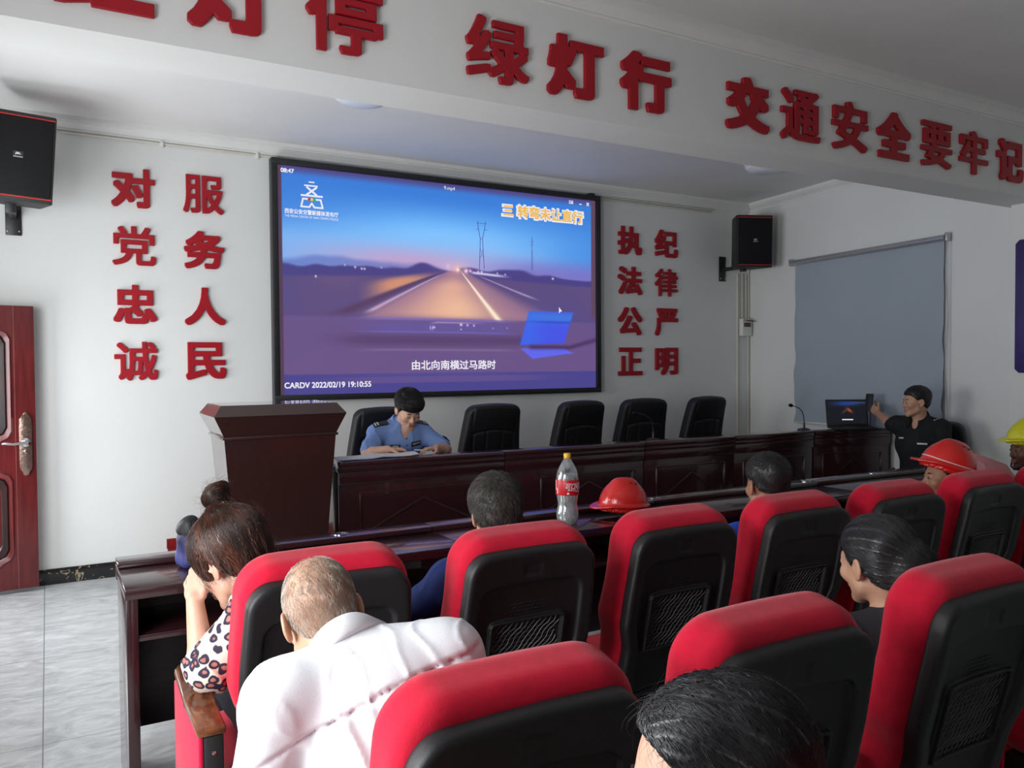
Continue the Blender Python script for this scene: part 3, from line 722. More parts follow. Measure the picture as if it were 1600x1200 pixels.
    img = mixc(img, (112, 84, 134), sstep(0.925, 0.93, v)*(1-sstep(0.952, 0.957, v))*sstep(0.05, 0.3, u)*(1-sstep(0.7, 0.95, u))*0.5)
    img = mixc(img, (84, 62, 84), 1-sstep(0.012, 0.015, u)); img = mixc(img, (96, 70, 96), sstep(0.985, 0.988, u)*(1-sstep(0.6, 0.66, v)))
    img = mixc(img, (84, 66, 96), (1-sstep(0.985, 0.99, u))*0)
    return np.clip(img, 0, 255)
def picture_mesh(name, NU, NV, w, h, img, strength, matname):
    """flat display in x-z, centred, facing -y, its picture held per vertex"""
    x = np.linspace(-w/2, w/2, NU); z = np.linspace(h/2, -h/2, NV); X, Z = np.meshgrid(x, z)
    V = np.stack([X, X*0, Z], -1).reshape(-1, 3)
    i = np.arange(NU*NV).reshape(NV, NU)
    F = np.stack([i[:-1, :-1], i[1:, :-1], i[1:, 1:], i[:-1, 1:]], -1).reshape(-1, 4)
    me = raw_mesh(name, V, F)
    a = me.color_attributes.new('picture', 'FLOAT_COLOR', 'POINT')
    c = img.reshape(-1, 3)/255.0; c = np.where(c <= 0.04045, c/12.92, ((c+0.055)/1.055)**2.4)
    a.data.foreach_set('color', np.concatenate([c, np.ones((len(c), 1))], 1).astype(np.float32).ravel())
    m = bpy.data.materials.new(matname); m.use_nodes = True; nt = m.node_tree; b = nt.nodes['Principled BSDF']
    at = nt.nodes.new('ShaderNodeVertexColor'); at.layer_name = 'picture'
    b.inputs['Base Color'].default_value = (0.01, 0.01, 0.01, 1); b.inputs['Roughness'].default_value = 0.5; b.inputs['Specular IOR Level'].default_value = 0.2
    nt.links.new(at.outputs[0], b.inputs['Emission Color']); b.inputs['Emission Strength'].default_value = strength
    return me, m
def glow(name, col, s): return material(name, (0.01, 0.01, 0.01), 0.5, emit=srgb(*col), estr=s, spec=0.1)
scr = thing('wall_screen', 'large wall screen showing a dusk road video', 'screen', ((SX0+SX1)/2, DF-0.09, (SZ0+SZ1)/2))
sw, sh = SX1-SX0, SZ1-SZ0
f = MB()
f.lim(-sw/2, sw/2, 0.0, 0.09, -sh/2, -sh/2+0.05, 0.004).lim(-sw/2, sw/2, 0.0, 0.09, sh/2-0.05, sh/2, 0.004)
f.lim(-sw/2, -sw/2+0.05, 0.0, 0.09, -sh/2+0.05, sh/2-0.05, 0.004).lim(sw/2-0.05, sw/2, 0.0, 0.09, -sh/2+0.05, sh/2-0.05, 0.004)
f.build('frame', M['black'], scr)
me, sm = picture_mesh('display', 560, 340, DXW, DZH, screen_picture(560, 340), 1.12, 'screen_picture')
dsp = link('display', me, sm, scr); dsp.location = (0, 0.03, 0)
MB().lim(-DXW/2, DXW/2, 0.032, 0.088, -DZH/2, DZH/2).build('back_panel', M['black'], scr)
MB().lathe([(0, 0.03), (0.04, 0.025), (0.05, 0)], 16, (sw/2-0.09, 0.05, sh/2)).build('antenna_cap', M['black'], scr)
WG, YG = glow('overlay_white', (246, 244, 255), 1.0), glow('overlay_gold', (248, 196, 92), 1.0)
def on_scr(u, v, y=0.027):
    u = float(np.interp(u, UI, UT)); return ((u-0.5)*DXW, y, (0.5-v)*DZH)
def overlay(name, text, u, v, w, h, mat, fat=(1, 1), N=44, y=0.0285):
    return letter_obj(name, text, w*DXW, h*DZH, 0.002, mat, on_scr(u, v, y), fat, parent=scr, N=N)
overlay('subtitle', '由北向南横过马路时', 0.555, 0.873, 0.268, 0.046, WG, (1, 1), 52)
overlay('clock_text', '08:47', 0.032, 0.022, 0.034, 0.019, WG, (1, 1), 24)
overlay('file_name', '9.mp4', 0.542, 0.022, 0.034, 0.022, WG, (0, 0), 30)
overlay('date_stamp', 'CARDV 2022/02/19 19:10:55', 0.155, 0.958, 0.235, 0.026, WG, (1, 1), 30)
overlay('headline_outline', '三 转弯未让直行', 0.838, 0.097, 0.300, 0.078, WG, (6, 6), 64, 0.029)
overlay('headline', '三 转弯未让直行', 0.838, 0.097, 0.286, 0.062, YG, (2, 2), 64, 0.0275)
overlay('close_mark', '×', 0.976, 0.022, 0.010, 0.020, WG, (1, 1), 24)
overlay('minimise_mark', '-', 0.953, 0.026, 0.009, 0.005, WG, (0, 0), 12)
b = MB()
for x0, x1, z0, z1 in ((0.918, 0.930, 0.012, 0.0145), (0.918, 0.930, 0.0265, 0.029), (0.918, 0.9195, 0.012, 0.029), (0.9285, 0.930, 0.012, 0.029), (0.922, 0.929, 0.019, 0.0245)):
    p, q = on_scr(x0, z1), on_scr(x1, z0); b.lim(p[0], q[0], 0.0265, 0.0285, p[2], q[2])
b.build('window_mark', WG, scr)
# emblem: roofed tower with three lamps, two lines of writing
b = MB()
def stroke(pts, w):
    for (u0, v0), (u1, v1) in zip(pts, pts[1:]):
        p, q = Vector(on_scr(u0, v0)), Vector(on_scr(u1, v1)); d = q-p
        b.box((p+q)/2, (d.length+w*0.6, 0.002, w), 0, RY(-math.atan2(d.z, d.x)))
cu = 0.108
stroke([(cu-0.022, 0.078), (cu+0.018, 0.078)], 0.012); stroke([(cu-0.015, 0.085), (cu+0.015, 0.117)], 0.016); stroke([(cu+0.015, 0.085), (cu-0.015, 0.117)], 0.016)
stroke([(cu-0.033, 0.122), (cu+0.033, 0.122)], 0.015); stroke([(cu-0.008, 0.062), (cu+0.008, 0.062)], 0.010)
stroke([(cu-0.012, 0.137), (cu-0.028, 0.137), (cu-0.034, 0.172), (cu-0.008, 0.172), (cu, 0.155), (cu+0.008, 0.172), (cu+0.034, 0.172), (cu+0.028, 0.137), (cu+0.012, 0.137)], 0.014)
b.build('emblem', WG, scr)
for k, c in enumerate(((230, 40, 50), (250, 215, 60), (40, 190, 90))):
    MB().lathe([(0.012, 0), (0.012, 0.002), (0, 0.002)], 16, on_scr(cu-0.0085+k*0.0085, 0.138, 0.0272), RX(PI/2)).build('emblem_lamp', glow('lamp_%d' % k, c, 1.0), scr)
overlay('emblem_writing', '西安公安交警新媒体发布厅', 0.108, 0.196, 0.142, 0.022, WG, (1, 1), 40)
overlay('emblem_small_writing', 'THE MEDIA CENTER OF XIAN TRAFFIC POLICE', 0.108, 0.217, 0.142, 0.010, WG, (0, 0), 24)
# pylons in the picture
PYL = glow('pylon_tint', (84, 96, 170), 0.8); b = MB()
def thin(pts, w):
    for (u0, v0), (u1, v1) in zip(pts, pts[1:]):
        p, q = Vector(on_scr(u0, v0, 0.0285)), Vector(on_scr(u1, v1, 0.0285)); d = q-p
        b.box((p+q)/2, (d.length, 0.0012, w), 0, RY(-math.atan2(d.z, d.x)))
thin([(0.634, 0.40), (0.637, 0.25), (0.631, 0.20), (0.629, 0.165)], 0.006); thin([(0.649, 0.40), (0.644, 0.25), (0.651, 0.20), (0.654, 0.165)], 0.006)
thin([(0.627, 0.175), (0.656, 0.175)], 0.004); thin([(0.624, 0.205), (0.632, 0.205)], 0.004); thin([(0.650, 0.205), (0.658, 0.205)], 0.004); thin([(0.637, 0.25), (0.644, 0.25)], 0.004)
thin([(0.635, 0.35), (0.647, 0.30)], 0.003); thin([(0.648, 0.35), (0.637, 0.30)], 0.003)
thin([(0.798, 0.39), (0.799, 0.29), (0.800, 0.22)], 0.005); thin([(0.795, 0.245), (0.805, 0.245)], 0.004); thin([(0.796, 0.26), (0.804, 0.26)], 0.004); thin([(0.802, 0.39), (0.801, 0.29)], 0.003)
b.build('pylons', PYL, scr)
b = MB(); p = on_scr(0.884, 0.575, 0.0285); b.prism([(p[2]+0.0, p[0]), (p[2]-0.06, p[0]), (p[2]-0.045, p[0]+0.014), (p[2]-0.04, p[0]+0.035)], 0.0265, 0.0285, 'y').build('pointer', WG, scr)

# ------------------------------------------------------------------ lectern and head table on the platform
t = thing('lectern', 'dark brown wooden lectern with flared top left of the head table', 'lectern', (1.215, 4.85, PLZ))
def frustum(mb, x0, x1, y0, y1, z0, X0, X1, Y0, Y1, z1):
    V = [(x0, y0, z0), (x1, y0, z0), (x1, y1, z0), (x0, y1, z0), (X0, Y0, z1), (X1, Y0, z1), (X1, Y1, z1), (X0, Y1, z1)]
    return mb.quads(V, [(3, 2, 1, 0), (4, 5, 6, 7), (0, 1, 5, 4), (1, 2, 6, 5), (2, 3, 7, 6), (3, 0, 4, 7)])
frustum(MB(), -0.255, 0.255, 0.07, 0.44, 0.05, -0.332, 0.332, 0.035, 0.48, 0.995).build('body', M['podium'], t)
MB().lim(-0.29, 0.29, 0.045, 0.47, 0, 0.05, 0.004).build('plinth', M['podium'], t)
MB().lim(-0.345, 0.345, 0.022, 0.50, 0.995, 1.012, 0.005).build('moulding', M['podium'], t)
frustum(MB(), -0.335, 0.335, 0.03, 0.49, 1.012, -0.392, 0.392, 0.0, 0.53, 1.132).build('flared_collar', M['podium'], t)
frustum(MB(), -0.392, 0.392, 0.0, 0.53, 1.132, -0.345, 0.345, 0.05, 0.49, 1.195).build('top', M['podium'], t)
def table_unit(x0, x1, y0, panel, lab, y1=None):
    t = thing('head_table', lab, 'table', (x0, y0, PLZ), 0, 'dark wood head table units')
    W = x1-x0-0.004; y1 = y0 if y1 is None else y1
    t.rotation_euler = (0, 0, math.atan2(y1-y0, x1-x0))
    MB().lim(0, W, 0.05, 0.52, 0.735, 0.765, 0.004).build('tabletop', M['desk'], t)
    MB().lim(0, W, 0.0, 0.11, 0.765, 0.81, 0.010).lim(0.0, W, 0.012, 0.10, 0.735, 0.766, 0.004).build('front_ledge', M['desk'], t)
    b = MB(); b.lim(0.002, W-0.002, 0.03, 0.055, 0.0, 0.735, 0.003).build('front_panel', M['desk'], t)
    MB().lim(0, W, 0.012, 0.03, 0.66, 0.735, 0.005).build('upper_rail', M['desk'], t)
    MB().lim(0, W, 0.012, 0.03, 0.0, 0.08, 0.005).build('lower_rail', M['desk'], t)
    p0, p1 = panel; p0 -= x0; p1 -= x0
    def fr(a, b, z0, z1, wd, y):
        m = MB(); m.lim(a, b, y, 0.032, z0, z0+wd, 0.004).lim(a, b, y, 0.032, z1-wd, z1, 0.004).lim(a, a+wd, y, 0.032, z0+wd, z1-wd, 0.004).lim(b-wd, b, y, 0.032, z0+wd, z1-wd, 0.004); return m
    fr(p0, p1, 0.13, 0.605, 0.014, 0.020).build('panel_frame', M['desk'], t)
    c, h = (p0+p1)/2, 0.355; a = (p1-p0)/2-0.07
    m = MB(); 
    top, lf, rg, bt = (c, h+0.18), (c-a, h), (c+a, h), (c, h-0.18)
    for (xa, za), (xb, zb) in ((lf, top), (top, rg), (rg, bt), (bt, lf)):
        L = math.hypot(xb-xa, zb-za); m.box(((xa+xb)/2, 0.026, (za+zb)/2), (L, 0.012, 0.012), 0.003, RY(-math.atan2(zb-za, xb-xa)))
    m.build('diamond_moulding', M['desk'], t)
    for x in (0.0, W-0.03): MB().lim(x, x+0.03, 0.055, 0.48, 0, 0.735, 0.002).build('side_panel', M['desk'], t)
    return t
HT = [(1.60, 2.80, (1.735, 2.63)), (2.80, 4.05, (3.10, 3.945)), (4.05, 5.00, (4.168, 4.90)), (5.00, 5.95, (5.10, 5.85)), (5.955, 6.785, (6.05, 6.70))]
for k, (a, b, p) in enumerate(HT):
    table_unit(a, b, 4.975-0.02*k if k < 4 else 4.895, p, ('first unit of the dark red head table, beside the lectern where the officer sits', 'second unit of the head table, behind the clear bottle',
               'third unit of the head table, in front of the two middle chairs', 'fourth unit of the head table, left of the person in black', 'last unit of the head table, at the right wall under the laptop')[k], 4.955-0.02*k if k < 4 else 4.70)

# ------------------------------------------------------------------ high-back leather chairs
def exec_chair():
    t = thing('office_chair', '', 'chair', (0, 0, 0), 0, 'black high-back chairs behind the head table')
    # local: faces -Y
    F = Field(); R = frame((0, math.cos(0.16), math.sin(0.16)), (0, -math.sin(0.16), math.cos(0.16)))
    c = vec(0, 0.17, 0.79)
    def fn(x, y, z):
        X, Y, Z = x-c[0], y-c[1], z-c[2]
        X = X+0*Y+0*Z
        f = X*R[0, 1]+Y*R[1, 1]+Z*R[2, 1]; u = X*R[0, 2]+Y*R[1, 2]+Z*R[2, 2]
        f = f+0.10*X**2*(-2.2)+0.25*(u+0.1)**2*0.8
        wd = 0.270-0.03*(u/0.32)+0.0*u
        r = 0.06
        qx = np.abs(X)-(wd-r); qz = np.abs(u+0.02*(X/0.25)**2)-(0.315-r)
        d2 = np.sqrt(np.maximum(qx, 0)**2+np.maximum(qz, 0)**2)+np.minimum(np.maximum(qx, qz), 0)-r
        # stitched channels and the arched seam of the front pad
        th = 0.052+0.008*np.cos(np.clip(X/0.2, -1, 1)*1.5)
        arch = 0.10-0.25*X**2*3
        seam = np.exp(-((u-arch)/0.008)**2)*(np.abs(X) < 0.19)
        ch = (np.exp(-((np.abs(X)-0.075)/0.007)**2)+np.exp(-((np.abs(X)-0.19)/0.008)**2))*(u < arch)
        th = th-(0.010*seam+0.008*ch)*(f < 0)
        th = th+0.010*np.exp(-((u-0.22)/0.07)**2)*(f < 0)*(np.abs(X) < 0.2)
        q = np.abs(f)-(th-0.03)
        return (np.sqrt(np.maximum(d2+0.03, 0)**2+np.maximum(q, 0)**2)+np.minimum(np.maximum(d2+0.03, q), 0)-0.03)*0.9
    F.add(fn, (-0.30, -0.05, 0.42), (0.30, 0.40, 1.13))
    F.build('backrest', M['leather'], t, 0.008)
    S = Field().rbox((0, -0.03, 0.46), (0.25, 0.22, 0.06), 0.045)
    S.build('seat', M['leather'], t, 0.012)
    for s in (-1, 1):
        MB().tube([(s*0.27, 0.12, 0.46), (s*0.29, 0.11, 0.63), (s*0.29, 0.06, 0.655), (s*0.29, -0.12, 0.645), (s*0.29, -0.15, 0.59), (s*0.27, -0.11, 0.45)], 0.022, 10).build('armrest', M['plastic'], t)
    MB().tube([(0, 0, 0.10), (0, 0, 0.41)], 0.028, 14).build('gas_column', M['black'], t)
    for k in range(5):
        a = 2*PI*k/5+0.3; d = Vector((math.cos(a), math.sin(a), 0))
        MB().tube([(0, 0, 0.11), tuple(d*0.15+Vector((0, 0, 0.10))), tuple(d*0.29+Vector((0, 0, 0.075)))], [0.026, 0.022, 0.016], 10).build('base_leg', M['plastic'], t)
        cs = MB().lathe([(0, -0.022), (0.028, -0.022), (0.03, -0.016), (0.03, 0.016), (0.028, 0.022), (0, 0.022)], 16, tuple(d*0.29+Vector((0, 0, 0.031))), RZ(a+PI/2) @ RX(PI/2)).build('caster', M['plastic'], t)
    return t
ch0 = exec_chair()
CH = [(2.28, 5.84, 'black high-back chair behind the officer in blue'), (3.215, 5.78, 'first empty black high-back chair to the right of the officer'),
      (4.12, 5.78, 'second empty black high-back chair, left of the first microphone'), (4.81, 5.78, 'third empty black high-back chair, behind the first microphone'), (5.62, 5.78, 'rightmost empty black high-back chair at the head table')]
for k, (x, y, lab) in enumerate(CH):
    if k == 0: ch0.location = (x, y, PLZ); ch0['label'] = lab
    else: copy_tree(ch0, (x, y, PLZ), (0, 0.10, -0.05, 0.12)[k-1], lab)
cb = copy_tree(ch0, (6.36, 4.10, 0), math.radians(-75), 'black high-back chair with the person in black at the right end')
cb['group'] = 'black high-back chairs'

# ------------------------------------------------------------------ long audience desk
GR = material('grommet_dark', (0.008, 0.008, 0.008), 0.6)
def desk_unit(x0, x1, lab, gx):
    t = thing('audience_desk', lab, 'desk', (x0, 3.17, 0), 0, 'dark red audience desks in front of the first row')
    W = x1-x0-0.003
    MB().lim(0, W, 0, 0.42, 0.76, 0.80, 0.004).build('desktop', M['desk'], t)
    MB().lim(0, W, 0.345, 0.46, 0.80, 0.825, 0.005).lim(0, W, 0.42, 0.46, 0.74, 0.801, 0.003).build('rear_ledge', M['desk'], t)
    MB().lim(0.04, W-0.04, 0.02, 0.40, 0.600, 0.622, 0.002).build('shelf', M['desk'], t)
    MB().lim(0.04, W-0.04, 0.385, 0.405, 0.14, 0.76, 0.002).build('modesty_panel', M['deskin'], t)
    for x in (0.004, W-0.044): 
        sp = MB().lim(x, x+0.04, 0.01, 0.41, 0, 0.76, 0.003).build('side_panel', M['desk'], t)
    for x in (0.055, W-0.055):
        MB().lathe([(0.011, 0), (0.011, 0.004), (0.005, 0.005), (0, 0.003)], 14, (x, 0.384, 0.26), RX(PI/2)).build('panel_bolt', M['chrome'], t)
    for x in gx:
        g = MB().lathe([(0.022, 0.0), (0.034, 0.0), (0.034, 0.004), (0.022, 0.005), (0.022, 0.0)], 28, (x-x0, 0.402, 0.825)).build('cable_grommet', M['chrome'], t)
        MB().lathe([(0.022, 0.002), (0, 0.0022)], 20, (x-x0, 0.402, 0.825)).build('grommet_hole', GR, g)
    return t
for x0, x1, lab, gx in ((0.225, 1.585, 'left end unit of the long dark red audience desk, beside the woman with the bun', (1.15,)), (1.585, 2.945, 'second unit of the audience desk, carrying the clear bottle', (2.37,)),
                        (2.945, 4.305, 'third unit of the audience desk, in front of the man in the bright blue shirt', (2.995, 4.255)), (4.305, 5.90, 'right end unit of the audience desk, in front of the red helmeted person', (4.93,))):
    desk_unit(x0, x1, lab, gx)

# ------------------------------------------------------------------ auditorium chairs
REC = 0.235
def auditorium_chair():
    t = thing('auditorium_chair', '', 'chair', (0, 0, 0), 0, 'red and black auditorium chairs')
    R = frame((0, math.cos(REC), math.sin(REC)), (0, -math.sin(REC), math.cos(REC)))
    base = vec(0, 0.155, 0.36)      # bottom of the back; its top is at y = 0
    def loc(x, y, z):
        X, Y, Z = x-base[0], y-base[1], z-base[2]
        s = Y*R[1, 2]+Z*R[2, 2]; n = Y*R[1, 1]+Z*R[2, 1]
        n = n-0.10*(s-0.36)**2*0.9
        return X, s+0*X, n+0*X
    def sm(a, b, x): q = np.clip((x-a)/(b-a), 0, 1); return q*q*(3-2*q)
    def r2(X, s, hw, s0, s1, r):
        qx = np.abs(X)-(hw-r); c = (s0+s1)/2; qz = np.abs(s-c)-((s1-s0)/2-r)
        return np.sqrt(np.maximum(qx, 0)**2+np.maximum(qz, 0)**2)+np.minimum(np.maximum(qx, qz), 0)-r
    def slab(d2, n, a, b, r):
        q = np.abs(n-(a+b)/2)-((b-a)/2-r); e = d2+r
        return np.sqrt(np.maximum(e, 0)**2+np.maximum(q, 0)**2)+np.minimum(np.maximum(e, q), 0)-r
    def hw(s): return 0.212+0.030*sm(0.24, 0.36, s)-0.012*sm(0.42, 0.70, s)
    lo, hi = vec(-0.30, -0.16, 0.28), vec(0.30, 0.34, 1.14)
    def shell(x, y, z):
        X, s, n = loc(x, y, z)
        n = n+0.018*(X/0.22)**2
        d = slab(r2(X, s, hw(s), -0.02, 0.684, 0.068), n, -0.055, 0.0, 0.018)
        rec = slab(r2(X, s, hw(s)-0.052, 0.05, 0.575, 0.04), n, -0.20, -0.042, 0.004)
        d = smax(d, -rec, 0.008)
        lab = slab(r2(X-0.0, s-0.0, 0.032, 0.600, 0.640, 0.004), n, -0.10, -0.0515, 0.002)
        d = smax(d, -lab, 0.003)
        fr = slab(np.abs(r2(X, s, 0.135, 0.235, 0.450, 0.008))-0.005, n, -0.058, -0.03, 0.003)
        return smin(d, fr, 0.004)
    F = Field(); F.add(shell, lo, hi); F.build('back_shell', M['plastic'], t, 0.0055, relax=1)
    def cush(x, y, z):
        X, s, n = loc(x, y, z)
        n = n+0.010*(X/0.22)**2
        w = hw(s)+0.012
        th = 0.105+0.018*np.exp(-((s-0.30)/0.12)**2)+0.012*np.exp(-((s-0.62)/0.09)**2)
        d2 = r2(X, s, w, 0.02, 0.718, 0.10)
        a = -0.026; q = np.abs(n-(a+th)/2)-((th-a)/2-0.045); e = d2+0.045
        return (np.sqrt(np.maximum(e, 0)**2+np.maximum(q, 0)**2)+np.minimum(np.maximum(e, q), 0)-0.045)*0.95
    F = Field(); F.add(cush, lo, hi); F.build('back_cushion', M['red'], t, 0.0075, relax=1)
    def P(x, s, n): return tuple(base+R[:, 0]*x+R[:, 2]*s+R[:, 1]*(n+0.09*(s-0.36)**2))
    b = MB()
    for k in range(-9, 14):
        a = -0.13+k*0.021; pts = []
        for j in range(12):
            s = 0.240+0.205*j/11; x = a+0.16*j/11+0.0035*math.sin(j*2.3+k)
            if -0.13 < x < 0.13: pts.append(P(x, s, -0.050+0.003*math.sin(j*1.7)))
        if len(pts) > 1: b.tube(pts, 0.0011, 4)
    for k in range(14): b.tube([P(-0.13, 0.245+k*0.0155, -0.047), P(0.13, 0.245+k*0.0155, -0.047)], 0.0008, 4)
    tag(b.build('pocket_net', material('net_cord', (0.11, 0.11, 0.115), 0.45, (0.08, 0.08, 0.085), 60), t), kind='stuff')
    b = MB()
    for r in range(4):
        for k in range(26): b.box(P(-0.125+k*0.01+(r % 2)*0.005, 0.466+r*0.012, -0.0425), (0.0045, 0.003, 0.0045), 0.001, RX(REC), 1)
    tag(b.build('vent_studs', M['plasticd'], t), kind='stuff')
    S = Field().rbox((0, 0.42, 0.375), (0.235, 0.235, 0.065), 0.055)
    S.build('seat_cushion', M['red'], t, 0.012)
    MB().lim(-0.20, 0.20, 0.20, 0.60, 0.285, 0.33, 0.02).build('seat_pan', M['plastic'], t)
    MB().lim(-0.21, 0.21, 0.10, 0.20, 0.26, 0.40, 0.015).build('back_hinge_bar', M['plastic'], t)
    for s in (-1, 1): MB().lathe([(0.009, 0), (0.009, 0.006), (0, 0.008)], 12, (s*0.205, 0.10, 0.37), RX(PI/2)).build('hinge_bolt', M['chrome'], t)
    return t
def add_arm(t, s):
    x = s*0.322
    a = MB(); a.prism([(-0.036, -0.04), (0.036, -0.04), (0.038, 0.20), (0.030, 0.36), (0.012, 0.46), (-0.012, 0.48), (-0.030, 0.44), (-0.036, 0.20)], 0.0, 0.026, 'z', 0.008)
    o = a.build('armrest', M['armwood'], t); o.location = (x, 0, 0.645)
    o['arm'] = 1
    for nm, mb, mt in (('arm_standard', MB().lim(x-0.020, x+0.030, -0.035, 0.30, 0.03, 0.645, 0.006), M['plastic']), ('side_cover', MB().lim(x-0.033, x-0.020, -0.033, 0.42, 0.10, 0.645, 0.005), M['pinkside']),
                       ('cover_screw', MB().lathe([(0.005, 0), (0.005, 0.002), (0, 0.003)], 10, (x+0.005, -0.035, 0.60), RX(PI/2)), M['chrome']), ('foot', MB().lim(x-0.04, x+0.04, -0.05, 0.34, 0.0, 0.03, 0.006), M['plastic'])):
        mb.build(nm, mt, t)['arm'] = 1
def inner_arm(t, s):
    x = s*0.316
    o = MB().prism([(-0.026, 0.16), (0.026, 0.16), (0.028, 0.36), (0.022, 0.44), (-0.022, 0.44), (-0.028, 0.36)], 0.0, 0.024, 'z', 0.008).build('armrest', M['armwood'], t); o.location = (x, 0, 0.585); o['arm'] = 1
    for nm, mb, mt in (('arm_standard', MB().lim(x-0.018, x+0.018, 0.17, 0.36, 0.03, 0.585, 0.006), M['plastic']), ('side_cover', MB().lim(x-0.028, x-0.018, 0.15, 0.42, 0.10, 0.585, 0.005).lim(x+0.018, x+0.028, 0.15, 0.42, 0.10, 0.585, 0.005), M['pinkside']),
                       ('foot', MB().lim(x-0.03, x+0.03, 0.10, 0.42, 0.0, 0.03, 0.006), M['plastic'])):
        mb.build(nm, mt, t)['arm'] = 1
R1Y, R2Y = 2.205, 1.18
ROW1 = [(0.672, 'first-row chair at the left end, with the woman with the bun'), (1.316, 'second chair of the first row, with the man in dark blue'), (1.945, 'third chair of the first row, empty, right of the clear bottle'),
        (2.565, 'fourth chair of the first row, with the man in bright blue'), (3.18, 'fifth chair of the first row, empty, left of the red helmeted person'), (3.80, 'sixth chair of the first row, with the person in a red helmet'),
        (4.42, 'seventh chair of the first row, with the slumped person in pink'), (5.04, 'eighth chair of the first row, with the man in a yellow helmet')]
ROW2 = [(0.70, 'second-row chair at the left end, behind the man in white'), (1.345, 'second chair of the second row, before the black-haired person at the bottom'), (2.06, 'third in the second row, with the woman looking left'), (2.74, 'fourth chair of the second row, cut off at the right edge')]
AC = 'red auditorium chair, '
c0 = auditorium_chair(); c0.location = (ROW1[0][0], R1Y, 0); c0['label'] = AC+ROW1[0][1]
chairs = [c0]
for k, (x, lab) in enumerate(ROW1[1:]): chairs.append(copy_tree(c0, (x, R1Y-0.012*(k+1), 0), 0, AC+lab))
for x, lab in ROW2: chairs.append(copy_tree(c0, (x, R2Y, 0), 0, AC+lab))
chairs.append(copy_tree(c0, (0.72, 0.30, 0), 0, AC+'third-row chair under the black-haired person at the bottom'))
add_arm(chairs[0], -1); inner_arm(chairs[1], -1)
ends, inners = [o for o in chairs[0].children if o.get('arm')], [o for o in chairs[1].children if o.get('arm')]
for k, ch_ in enumerate(chairs[2:]):
    for o in (ends if k+2 in (8, 12) else inners):
        d_ = o.copy(); COL.objects.link(d_); d_.parent = ch_
for o in list(ends)+list(inners)+[o for q in chairs for o in q.children]:
    if o.get('arm') is not None: del o['arm']

# ------------------------------------------------------------------ things on the desks
def mic(x, y, z, flip, lab):
    t = thing('gooseneck_microphone', lab, 'microphone', (x, y, z), 0, 'gooseneck microphones on the head table')
    MB().lathe([(0, 0), (0.055, 0), (0.06, 0.006), (0.055, 0.018), (0.03, 0.026), (0, 0.026)], 24).build('base', M['black'], t)
    MB().tube([(0, 0, 0.02), (0, 0, 0.08)], [0.012, 0.008], 12).build('stem', M['black'], t)
    pts = [(0, 0, 0.08), (-0.004, 0, 0.13), (-0.03, -0.004, 0.18), (-0.08, -0.01, 0.212), (-0.14, -0.018, 0.230), (-0.185, -0.024, 0.238)]
    MB().tube(pts, 0.0042, 8).build('gooseneck', M['black'], t)
    MB().tube([(-0.185, -0.024, 0.238), (-0.195, -0.026, 0.240), (-0.215, -0.029, 0.243), (-0.232, -0.031, 0.245)], [0.005, 0.015, 0.016, 0.010], 14).build('mic_head', M['grille'], t)
    return t
TT = PLZ+0.765
mic(4.31, 5.16, TT+0.018, 0, 'black gooseneck microphone between the two middle empty chairs')
mic(6.00, 5.06, TT+0.03, 0, 'black gooseneck microphone left of the laptop')
# laptop facing the operator
t = thing('laptop', 'open black laptop on the right end of the head table', 'laptop', (6.44, 4.93, TT+0.0455), math.radians(-33))
MB().lim(-0.19, 0.19, -0.24, 0.0, 0.0, 0.018, 0.005).build('keyboard_base', M['plasticd'], t)
lid = MB().lim(-0.19, 0.19, -0.004, 0.008, 0.0, 0.25, 0.004).build('lid', M['plasticd'], t); lid.location = (0, 0, 0.018); lid.rotation_euler = (-0.22, 0, 0)
u, v = np.meshgrid(np.linspace(0, 1, 80), np.linspace(0, 1, 48)); im = np.zeros(u.shape+(3,)); im[:] = (26, 27, 36)
def mx(im, c, m): return im*(1-m[..., None])+np.asarray(c, float)*m[..., None]
im = mx(im, (40, 84, 170), np.exp(-((v-0.12)/0.10)**2)*np.exp(-((u-0.5)/0.35)**2)*0.9); im = mx(im, (90, 110, 160), np.exp(-((v-0.09)/0.03)**2)*sstep(0.5, 0.8, u)*0.6)
im = mx(im, (215, 92, 46), np.exp(-((u-0.53-(v-0.35)*0.5)/0.05)**2-((v-0.42)/0.10)**2)*0.95); im = mx(im, (150, 90, 80), np.exp(-((u-0.48+(v-0.4)*0.7)/0.04)**2-((v-0.45)/0.10)**2)*0.6)
me, sm_ = picture_mesh('laptop_display', 80, 48, 0.35, 0.215, im, 0.8, 'laptop_picture'); o = link('display', me, sm_, lid); o.location = (0, -0.0055, 0.13)
MB().lim(-0.05, 0.05, -0.0068, -0.0055, 0.055, 0.064).build('caption_line', WG, lid)
# phone clamped on a small stand
t = thing('phone_stand', 'small black stand with a phone held in the hand of the person in black', 'stand', (6.645, 4.845, TT+0.0455))
MB().lathe([(0, 0), (0.04, 0), (0.042, 0.006), (0.012, 0.014), (0, 0.014)], 20).build('base', M['black'], t)
MB().tube([(0, 0, 0.01), (0.0, 0, 0.20)], 0.007, 10).build('pole', M['black'], t)
MB().box((-0.02, 0, 0.235), (0.020, 0.075, 0.165), 0.008, RY(0.20)).build('phone', M['plasticd'], t)
MB().tube([(0.0, 0, 0.19), (-0.015, 0, 0.235)], 0.012, 10).build('clamp', M['black'], t)
